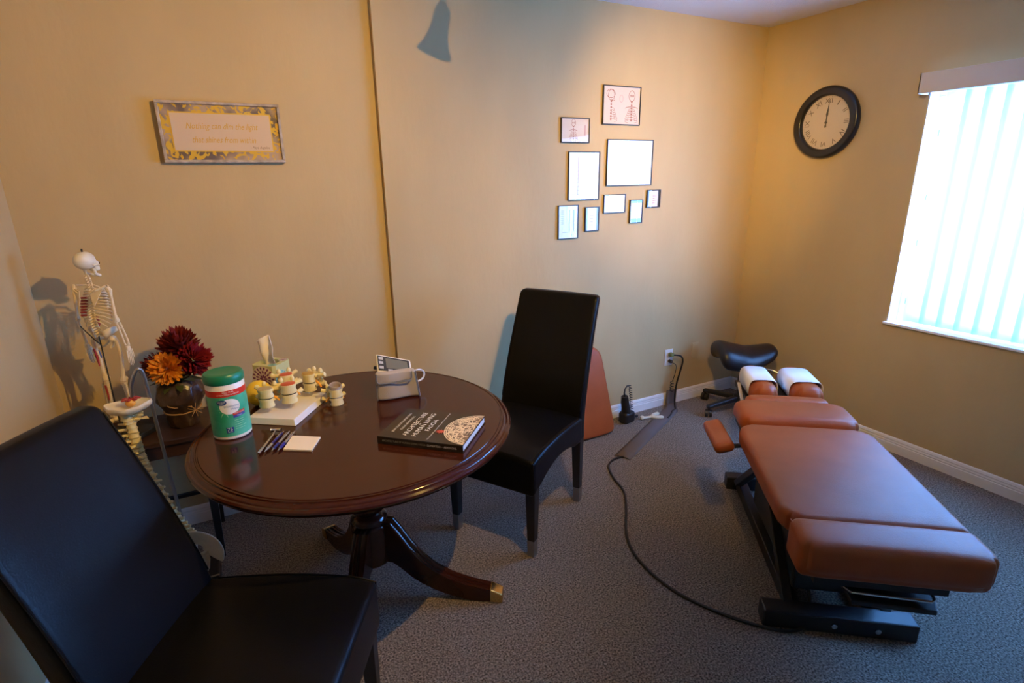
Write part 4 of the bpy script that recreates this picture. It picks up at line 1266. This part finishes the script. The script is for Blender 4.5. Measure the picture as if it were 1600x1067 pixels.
picture('tall framed chart left of the largest certificate', 1.748, 1.961, 1.425, 1.687, 'chart')
picture('portrait framed drawing of legs at the lower left of the picture group', 1.684, 1.821, 1.212, 1.400, 'legs')
picture('narrow framed card with blue side borders', 1.868, 1.967, 1.246, 1.385, 'narrow')
picture('small landscape framed text directly below the largest certificate', 1.997, 2.158, 1.344, 1.451, 'text')
picture('small portrait framed card with teal bands', 2.194, 2.292, 1.277, 1.415, 'teal')
picture('smallest dark framed picture at the right end of the picture group', 2.322, 2.429, 1.365, 1.470, 'dark', .013)

# ---- wall clock on the right wall
def clock():
    t = thing('wall_clock', 'round black wall clock with roman numerals showing twelve', 'clock', (XR - .0005, 2.178, 1.837))
    # local: built in the plane facing -x; u to the right as seen from the room is -y
    def P(u, v, d): return Vector((-d, -u, v))
    Mx = Matrix(((0, 0, -1, 0), (-1, 0, 0, 0), (0, 1, 0, 0), (0, 0, 0, 1)))
    mb = MB(); mb.lathe([(.150, .002), (.196, .002), (.200, .010), (.200, .022), (.194, .034), (.182, .040), (.170, .036), (.160, .040), (.152, .036), (.147, .022), (.147, .014)], 72, M=Mx)
    mb.f = [f for f in mb.f if len(f) == 4]
    mb.build('rim', mat('clock_rim', (.012, .011, .011), rough=.28), t, angle=50)
    mb = MB(); mb.lathe([(0, .001), (.155, .001), (.155, .012), (0, .012)], 64, M=Mx); dial = mb.build('dial', mat('clock_dial', (.62, .50, .35), rough=.5), t)
    ink = mat('clock_ink', (.12, .08, .05), rough=.6)
    for k, s in enumerate(('XII', 'I', 'II', 'III', 'IV', 'V', 'VI', 'VII', 'VIII', 'IX', 'X', 'XI')):
        a = 2 * PI * k / 12
        def mp(x, y, a=a):
            yy = y + .118
            return P(x * math.cos(a) + yy * math.sin(a), -x * math.sin(a) + yy * math.cos(a), .0128)
        lettering('numeral', s, .040, mp, ink, dial, width={1: .006, 2: .014, 3: .020}.get(len(s), .026) if s.count('I') == len(s) else None)
    mb = MB()
    for k in range(60):
        a = 2 * PI * k / 60
        for r0, r1, w in ((.139, .143, .0006),):
            c, s = math.cos(a), math.sin(a)
            mb.add([P(r0 * s - w * c, r0 * c + w * s, .0127), P(r0 * s + w * c, r0 * c - w * s, .0127), P(r1 * s + w * c, r1 * c - w * s, .0127), P(r1 * s - w * c, r1 * c + w * s, .0127)], [(0, 1, 2, 3)])
    mb.build('minute_marks', ink, dial, smooth=False)
    def hand(name, L_, a, d, w, bulge):
        mb = MB(); c, s = math.cos(a), math.sin(a)
        out = [(-w, -.028), (-w * 1.8, -.02), (-w, -.008), (-w, bulge - .016), (-w * 2.6, bulge), (-w, bulge + .02), (-w * .4, L_), (w * .4, L_), (w, bulge + .02), (w * 2.6, bulge), (w, bulge - .016), (w, -.008), (w * 1.8, -.02), (w, -.028)]
        v0 = [P(x * c + y * s, -x * s + y * c, d) for x, y in out]; v1 = [P(x * c + y * s, -x * s + y * c, d + .0012) for x, y in out]
        n = len(out)
        mb.add(v0 + v1, [tuple(range(n)), tuple(range(n, 2 * n))] + [(i, (i + 1) % n, n + (i + 1) % n, n + i) for i in range(n)])
        mb.build(name, FRAMEB, t, smooth=False)
    hand('hour_hand', .075, R_(1), .0145, .0028, .045); hand('minute_hand', .128, R_(3), .0165, .0022, .060)
    mb = MB(); mb.lathe([(0, .012), (.006, .012), (.006, .020), (0, .020)], 16, M=Mx); mb.build('hand_hub', FRAMEB, t)
    mb = MB(); mb.lathe([(0, .024), (.148, .024), (.148, .0255), (0, .0255)], 64, M=Mx); mb.build('glass', GLASS, t)
clock()

# ---- outlet, cover plate, plugs
ol = thing('wall_outlet', 'white electrical outlet with two plugged in cords on the back wall', 'outlet', (2.600, YB - .0005, .350))
mb = MB(); mb.rbox((0, -.003, 0), (.070, .006, .115), .0028, 2); mb.build('plate', mat('outlet_white', (.78, .77, .74), rough=.35), ol)
for z in (.022, -.022):
    mb = MB(); mb.rbox((0, -.0065, z), (.034, .003, .028), .0014, 2); s_ = mb.build('socket', MATS['outlet_white'], ol)
    for x in (-.006, .006): 
        mb = MB(); mb.box(x - .001, x + .001, -.0086, -.0079, z - .005, z + .005); mb.build('slot', BLACKP, s_, smooth=False)
mb = MB(); mb.tube([(0, 0, 0), (0, -.002, 0)], .003, 8); mb.build('screw', CHROME, ol, loc=(0, -.006, 0))
cp = thing('cover_plate', 'blank wall plate painted like the wall', 'wall plate', (2.845, YB - .0005, .362))
mb = MB(); mb.rbox((0, -.003, 0), (.064, .006, .114), .0028, 2); mb.build('plate', WALL, cp)
for z in (.03, -.03):
    mb = MB(); mb.tube([(0, 0, 0), (0, -.002, 0)], .003, 8); mb.build('screw', WALL, cp, loc=(0, -.0055, z))

# ================================================================== TREATMENT TABLE
def treatment_table():
    t = thing('treatment_table', 'caramel leather chiropractic treatment table on a black steel frame', 'treatment table', (1.532, 1.014, 0), R_(-37.5))
    def crown(cx, cy, hx, hy, amt, ztop):
        def f(p):
            if p.z > ztop - .02:
                k = max(0, 1 - ((p.x - cx) / hx) ** 2) * max(0, 1 - ((p.y - cy) / hy) ** 2)
                return (p.x, p.y, p.z + amt * k ** .6)
            return p
        return f
    def pad(name, x0, x1, y0, y1, z0, z1, r, n=(8, 8, 3), amt=.006, fn=None, m=TANL, rot=None):
        mb = MB(); cx, cy = (x0 + x1) / 2, (y0 + y1) / 2
        cf2 = crown(cx, cy, (x1 - x0) / 2, (y1 - y0) / 2, amt, z1)
        g = (lambda p: fn(Vector(cf2(p)))) if fn else cf2
        mb.rbox((cx, cy, (z0 + z1) / 2), (x1 - x0, y1 - y0, z1 - z0), r, n, fn=g)
        return mb.build(name, m, t, angle=80)
    def plan_round(x0, x1, y0, y1, rad, corners):
        """pull plan corners in so the pad has rounded corners seen from above"""
        def f(p):
            x, y = p.x, p.y
            for cx, cy in corners:
                ccx = x0 + rad if cx < 0 else x1 - rad
                ccy = y0 + rad if cy < 0 else y1 - rad
                if (x - ccx) * cx > 0 and (y - ccy) * cy > 0:
                    dx, dy = x - ccx, y - ccy
                    mx_ = max(abs(dx), abs(dy)); ln = math.hypot(dx, dy)
                    if ln > 1e-9: k = mx_ / ln; x, y = ccx + dx * k, ccy + dy * k
            return Vector((x, y, p.z))
        return f
    ALLC = ((-1, -1), (-1, 1), (1, -1), (1, 1))
    main = pad('main_cushion', -.005, .535, -.105, .605, .425, .500, .022, (12, 14, 3), .006, plan_round(-.005, .535, -.105, .605, .075, ((-1, 1), (1, 1), (-1, -1))))
    def footfn(p):
        k = (p.y + .265) / .165
        return plan_round(.005, .535, -.262, -.100, .05, ((-1, -1), (1, -1)))(Vector((p.x, p.y + (.018 if p.z < .42 else 0) * (1 - k), p.z)))
    foot = pad('foot_cushion', .005, .535, -.262, -.104, .375, .508, .028, (14, 5, 4), .006, footfn)
    lum = pad('chest_cushion', .025, .520, .615, .855, .435, .515, .032, (12, 7, 3), .010, plan_round(.025, .52, .615, .855, .06, ALLC))
    nk = pad('neck_cushion', .105, .485, .870, .960, .440, .500, .026, (10, 4, 3), .006, plan_round(.105, .485, .87, .96, .035, ALLC))
    seams = []
    mb = MB()
    def loop(x0, x1, y0, y1, z, r_, corners):
        pts = []
        for (sx, sy, a0) in ((1, 1, 0), (-1, 1, 90), (-1, -1, 180), (1, -1, 270)):
            cx = x1 - r_ if sx > 0 else x0 + r_; cy = y1 - r_ if sy > 0 else y0 + r_
            for q in range(7): a = R_(a0 + 15 * q); pts.append((cx + r_ * math.cos(a), cy + r_ * math.sin(a), z))
        return pts
    for (prt, args) in ((main, (.012, .518, -.088, .590, .4965, .070)), (lum, (.043, .502, .633, .838, .510, .05))):
        mb = MB(); mb.tube(loop(*args, None), .0022, 6, closed=True); mb.build('seam', TANL, prt)
    mb = MB(); mb.tube([(.012, -.110, .495), (.010, -.19, .492), (.022, -.232, .490), (.05, -.244, .490), (.27, -.2455, .491), (.49, -.244, .490), (.52, -.232, .490), (.530, -.19, .492)], .0022, 6); mb.build('seam', TANL, foot)
    # face cushions with paper
    for (x0, x1, rz) in ((.150, .285, R_(2)), (.345, .500, R_(-2))):
        def hf(p, x0=x0, x1=x1):
            q = plan_round(x0, x1, .965, 1.330, .060, ALLC)(p)
            k = (q.x - (x0 + x1) / 2) / ((x1 - x0) / 2)
            return Vector((q.x, q.y, q.z - .020 * k * k if q.z > .48 else q.z))
        hp = pad('face_cushion', x0, x1, .965, 1.330, .445, .530, .036, (7, 10, 4), .012, hf)
        mb = MB(); vs = []; fs = []
        n = 16; cx = (x0 + x1) / 2; hwid = (x1 - x0) / 2 + .0035
        prof = []
        for i in range(n + 1):
            a = PI * i / n
            c_ = math.cos(a); s_ = math.sin(a)
            prof.append((cx - hwid * math.copysign(abs(c_) ** .45, c_), .462 + .0835 * s_ ** .42 if s_ > 1e-6 else .462))
        for yv in (1.040, 1.255):
            for (x, z) in prof: vs.append((x, yv, z))
        for i in range(n): fs.append((i, i + 1, n + 2 + i, n + 1 + i))
        mb.add(vs, fs); o = mb.build('paper_cover', PAPER, hp, angle=60); so = o.modifiers.new('s', 'SOLIDIFY'); so.thickness = .001
    # arm rest on its bracket
    mb = MB(); mb.rbox((0, 0, 0), (.085, .30, .050), .022, (4, 8, 2))
    ar = mb.build('arm_rest', TANL, t, loc=(-.065, .655, .405), rot=(R_(-4), R_(-16), R_(2)))
    mb = MB(); mb.tube([(-.05, .63, .385), (.0, .62, .375), (.10, .62, .39)], .011, 8); mb.build('arm_bracket', BLACKM, t)
    # steel frame
    mb = MB(); mb.box(-.002, .500, -.040, .030, .0005, .070); mb.build('foot_bar', BLACKM, t, smooth=False, bevel=.006)
    mb = MB(); mb.box(.050, .480, .870, .935, .0005, .070); mb.build('foot_bar', BLACKM, t, smooth=False, bevel=.006)
    for x in (.095, .375):
        mb = MB(); mb.box(x, x + .045, .0305, .8695, .012, .065); mb.build('base_rail', BLACKM, t, smooth=False, bevel=.004)
    mb = MB(); mb.box(.110, .405, .05, .62, .10, .30); mb.build('lift_housing', BLACKM, t, smooth=False, bevel=.01)
    mb = MB()
    vs = [(.02, -.02, .072), (.06, -.02, .072), (.06, .04, .072), (.02, .04, .072)]
    mb.box(.075, .115, -.02, .85, .30, .355); mb.box(.400, .440, -.02, .85, .30, .355)
    mb.box(.115, .40, .0, .05, .30, .35); mb.box(.115, .40, .75, .80, .30, .35)
    mb.build('upper_frame', BLACKM, t, smooth=False, bevel=.003)
    for x in (.075, .400):
        mb = MB(); mb.prism([(.012, .065), (.06, .065), (.36, .30), (.31, .30)], x, x + .035, 'x'); mb.build('strut', BLACKM, t, smooth=False, bevel=.003)
        mb = MB(); mb.prism([(.80, .065), (.85, .065), (.58, .30), (.53, .30)], x, x + .035, 'x'); mb.build('strut', BLACKM, t, smooth=False, bevel=.003)
    mb = MB(); mb.box(.03, .51, -.09, .595, .395, .424); mb.build('cushion_pan', BLACKM, t, smooth=False)
    mb = MB(); mb.box(.06, .43, -.225, -.105, .352, .3745); mb.build('cushion_pan', BLACKM, t, smooth=False)
    mb = MB(); mb.box(.05, .50, .63, .845, .40, .434); mb.build('cushion_pan', BLACKM, t, smooth=False)
    mb = MB(); mb.box(.14, .46, .85, 1.30, .415, .444); mb.build('cushion_pan', BLACKM, t, smooth=False)
    mb = MB(); mb.box(.085, .43, -.019, .60, .356, .394); mb.build('subframe', BLACKM, t, smooth=False)
    mb = MB(); mb.prism([(.17, -.235), (.400, -.245), (.425, -.18), (.41, -.10), (.17, -.09)], .295, .312); mb.build('pedal_plate', BLACKM, t, smooth=False, bevel=.004)
    mb = MB(); mb.box(.30, .34, -.10, -.045, .313, .350); mb.build('pedal_bracket', BLACKM, t, smooth=False)
    mb = MB(); mb.tube([(.160, -.12, .340), (.160, -.205, .333), (.170, -.222, .332), (.385, -.232, .332), (.400, -.220, .332), (.405, -.12, .340)], .005, 8); mb.build('release_handle', CHROME, t)
    for (x, y, z) in ((.23, -.0405, .038), (.37, -.0405, .036)):
        mb = MB(); mb.tube([(x, y, z), (x, y - .006, z)], .010, 8); mb.build('bolt', CHROME, t)
    mb = MB(); mb.tube([(.100, -.0205, .327), (.100, -.026, .327)], .012, 6); mb.build('bolt', CHROME, t)
    for (y, z) in ((.22, .325), (.45, .33)):
        mb = MB(); mb.tube([(.0745, y, z), (.068, y, z)], .009, 8); mb.build('bolt', CHROME, t)
    # head end levers
    mb = MB(); mb.rbox((0, 0, 0), (.016, .16, .012), .004, 2); mb.build('head_lever', mat('pale_metal', (.60, .57, .50), rough=.35, metal=.8), t, loc=(.115, 1.065, .465), rot=(R_(16), 0, R_(-4)))
    mb = MB(); mb.tube([(.27, 1.335, .49), (.30, 1.350, .50), (.345, 1.345, .495), (.375, 1.325, .485)], .005, 8); mb.build('head_rod', CHROME, t)
treatment_table()

# ================================================================== SADDLE STOOL
def stool():
    t = thing('saddle_stool', 'black saddle seat stool on casters behind the treatment table', 'stool', (2.955, 2.33, 0), R_(-30))
    mb = MB()
    def sd(p):
        # local x is the length of the saddle (narrow front at +x)
        u = p.x / .19; v = p.y / .155
        w = 1.0 - .42 * max(0, u) ** 1.1
        dz = p.z - .425
        th = 1.0 + .22 * max(0, -u) - .45 * max(0, u)
        top = .020 * max(0, -u) ** .8 + .030 * max(0, u) ** 1.2 - .016 * math.cos(PI * u / 2)
        droop = -.058 * abs(v) ** 2.0 * (1 - .45 * max(0, u))
        return (p.x, p.y * w, .425 + dz * th + top + droop)
    mb.rbox((0, 0, .425), (.38, .31, .104), .050, (12, 10, 2), fn=sd)
    mb.build('saddle_seat', mat('black_vinyl', (.010, .010, .011), rough=.36, bump=.05, bscale=200), t, angle=80)
    mb = MB(); mb.box(-.09, .09, -.06, .06, .340, .372); mb.build('seat_plate', BLACKM, t, smooth=False, bevel=.004)
    mb = MB(); mb.tube([(0, 0, .085), (0, 0, .25)], .025, 16); mb.build('column', BLACKP, t)
    mb = MB(); mb.tube([(0, 0, .25), (0, 0, .340)], .014, 12); mb.build('gas_rod', CHROME, t)
    mb = MB(); mb.tube([(-.04, -.03, .385), (-.12, -.06, .375), (-.16, -.075, .385)], .008, 8); mb.build('height_lever', BLACKP, t)
    mb = MB(); mb.lathe([(0, .07), (.042, .07), (.045, .085), (.038, .118), (.026, .125), (0, .125)], 20); mb.build('hub', BLACKP, t)
    for k in range(5):
        a = R_(204 + 72 * k)
        R1 = .255
        mb = MB(); vs = []
        M = Matrix.Rotation(a, 4, 'Z')
        mb.rbox((.14, 0, 0), (.26, .036, .032), .010, (4, 2, 2), fn=lambda p: (p.x, p.y * (1.15 - .9 * (p.x - .02)), p.z * (1.2 - 1.4 * (p.x - .02)) + .098 - .10 * p.x), M=M)
        lg = mb.build('base_leg', BLACKP, t)
        ca, sa = math.cos(a), math.sin(a)
        mb = MB(); mb.tube([(R1 * ca, R1 * sa, .050), (R1 * ca, R1 * sa, .075)], .009, 8)
        b = a + .9 + k
        px, py = -math.sin(b), math.cos(b)
        for s in (-1, 1):
            c = Vector((R1 * ca + s * .013 * px, R1 * sa + s * .013 * py, .0265))
            mb.tube([c - Vector((px, py, 0)) * .009, c + Vector((px, py, 0)) * .009], .026, 16)
        mb.build('caster', BLACKP, lg)
stool()

# ================================================================== THINGS BY THE FAR WALL
lp = thing('leather_pad', 'spare caramel leather cushion leaning against the wall behind the black chair', 'cushion', (1.83, 2.48, 0))
def lpf(p):
    x, z = p.x, p.z
    for (sx, sz, rr) in ((1, 1, .085), (1, -1, .045), (-1, 1, .085), (-1, -1, .045)):
        cx = sx * (.185 - rr); cz = .56 - rr if sz > 0 else .01 + rr
        if (x - cx) * sx > 0 and (z - cz) * sz > 0:
            dx, dz = x - cx, z - cz; ln = math.hypot(dx, dz)
            if ln > 1e-9: k_ = max(abs(dx), abs(dz)) / ln; x, z = cx + dx * k_, cz + dz * k_
    k = max(0, min(1, z / .56))
    x = x * (1.0 - .16 * k) - .035 * k
    return (x, p.y + .115 * k + .010 * (1 - (x / .19) ** 2) * (-1 if p.y < 0 else 0), z)
mb = MB(); mb.rbox((0, 0, .285), (.37, .045, .55), .0215, (8, 2, 12), fn=lpf); mb.build('pad', TANL, lp, angle=80)
mb = MB(); mb.box(.06, .165, .024, .034, .06, .40); mb.v = [Vector(lpf(p)) for p in mb.v]; mb.build('backing_board', BLACKP, lp, smooth=False)

ms = thing('hand_massager', 'black handheld massager with coiled cable standing by the baseboard', 'massager', (2.175, 2.560, 0), R_(10))
mb = MB(); mb.rbox((.0, 0, .040), (.100, .075, .079), .022, 4); mb.build('motor_head', BLACKP, ms)
mb = MB(); mb.tube([(-.01, 0, .07), (-.016, 0, .11), (-.026, .0, .15), (-.032, 0, .19)], [.034, .028, .027, .022], 14); mb.build('grip', BLACKP, ms)
mb = MB(); mb.tube([(-.032, 0, .188), (-.036, 0, .215), (-.032, .0, .240), (-.012, 0, .258), (.008, .0, .255)], [.007, .005, .004, .004, .004], 8); mb.build('cable_boot', BLACKP, ms)
mb = MB(); pts = []
for i in range(150):
    u = i / 149; a = 2 * PI * 10 * u
    c = Vector((.008 + .030 * u, -.008, .255 - .17 * u))
    pts.append(c + Vector((.008 * math.cos(a), .010 * math.sin(a), 0)))
mb.tube(pts, .0026, 6); mb.build('coiled_cable', BLACKP, ms)
mb = MB(); mb.tube([(.050, 0, .025), (.075, -.002, .020), (.100, -.004, .018)], [.008, .010, .010], 10); mb.build('attachment_shaft', BLACKP, ms)
bn = thing('massager_attachment', 'white forked plastic massager attachment lying on the carpet', 'attachment', (2.275, 2.540, .0005), R_(-14))
cw = mat('ivory_plastic', (.68, .62, .46), rough=.45)
mb = MB(); mb.tube([(0, 0, .013), (.012, 0, .013), (.03, 0, .012), (.07, 0, .012), (.085, 0, .013)], [.012, .016, .008, .008, .012], 10); mb.build('shaft', cw, bn)
for s in (-1, 1):
    mb = MB(); mb.tube([(.080, 0, .014), (.105, s * .022, .014), (.140, s * .030, .014), (.150, s * .030, .014)], [.012, .012, .013, .008], 10); mb.build('prong', cw, bn)

cv = mat('cover_rubber', (.125, .108, .108), rough=.6)
mb = MB(); vs = []; fs = []
sec = [(-.050, .0006), (-.030, .010), (.030, .010), (.050, .0006)]
A, B = Vector((1.845, 2.193)), Vector((2.560, 2.560))
d = (B - A).normalized(); nrm = Vector((-d.y, d.x))
stp = [(A, 0), ((A + B) / 2, 0), (B, 0), (Vector((2.625, 2.6325)), .012), (Vector((2.628, 2.634)), .085), (Vector((2.629, 2.634)), .112)]
for k, (p, zl) in enumerate(stp):
    for (o_, z_) in sec:
        if k < 3: vs.append((p.x + nrm.x * o_, p.y + nrm.y * o_, z_))
        else: vs.append((p.x - o_ * .95, p.y - (z_ * 1.0), .004 + zl))
for k in range(len(stp) - 1):
    for j in range(3): fs.append((k * 4 + j, k * 4 + j + 1, (k + 1) * 4 + j + 1, (k + 1) * 4 + j))
mb.add(vs, fs); o = mb.build('cord_cover', cv, angle=30); so = o.modifiers.new('s', 'SOLIDIFY'); so.thickness = .002; so.offset = 1
tag(o, 'flat grey floor cord cover strip running up to the baseboard', 'cord cover')

BC = mat('black_cable', (.012, .012, .012), rough=.5)
pc = thing('power_cord', 'black power cord curving over the carpet to the treatment table', 'cord', (0, 0, 0))
mb = MB(); z = .0068
mb.tube(smoothpath([(1.855, 2.193, z), (1.790, 2.195, z), (1.715, 2.150, z), (1.660, 2.035, z), (1.623, 1.903, z), (1.53, 1.77, z), (1.430, 1.649, z), (1.365, 1.53, z), (1.341, 1.408, z), (1.345, 1.29, z), (1.371, 1.191, z), (1.42, 1.09, z), (1.492, .985, z), (1.57, .915, z), (1.640, .905, z + .015), (1.695, .945, .082), (1.71, .99, .16)]), .006, 8)
mb.build('floor_cord', BC, pc)
mb = MB(); mb.tube(smoothpath([(2.606, 2.622, .376), (2.650, 2.595, .368), (2.668, 2.59, .33), (2.660, 2.60, .25), (2.645, 2.605, .18), (2.632, 2.603, .10), (2.622, 2.590, .03), (2.585, 2.545, z), (2.545, 2.53, z), (2.50, 2.495, z), (2.44, 2.462, z)]), .006, 8); mb.build('wall_cord', BC, pc)
mb = MB(); mb.rbox((2.600, 2.633, .376), (.030, .036, .028), .008, 2); mb.build('plug', mat('green_plug', (.16, .20, .07), rough=.4), pc)
ac = thing('coiled_cord', 'thin black coiled cord hanging from the lower outlet socket', 'cord', (0, 0, 0))
mb = MB(); mb.tube([(2.600, 2.650, .326), (2.600, 2.628, .326), (2.602, 2.618, .322)], [.012, .013, .006], 12); mb.build('plug', BLACKP, ac)
pts = smoothpath([(2.602, 2.620, .324), (2.618, 2.60, .305), (2.622, 2.605, .25), (2.618, 2.615, .205), (2.615, 2.618, .185)])
for i in range(60):
    u = i / 59; a = 2 * PI * 4 * u; pts.append(Vector((2.606 + .012 * math.cos(a), 2.612 + .010 * math.sin(a), .185 - .075 * u)))
mb = MB(); mb.tube(pts, .0026, 6); mb.build('cable', BC, ac)
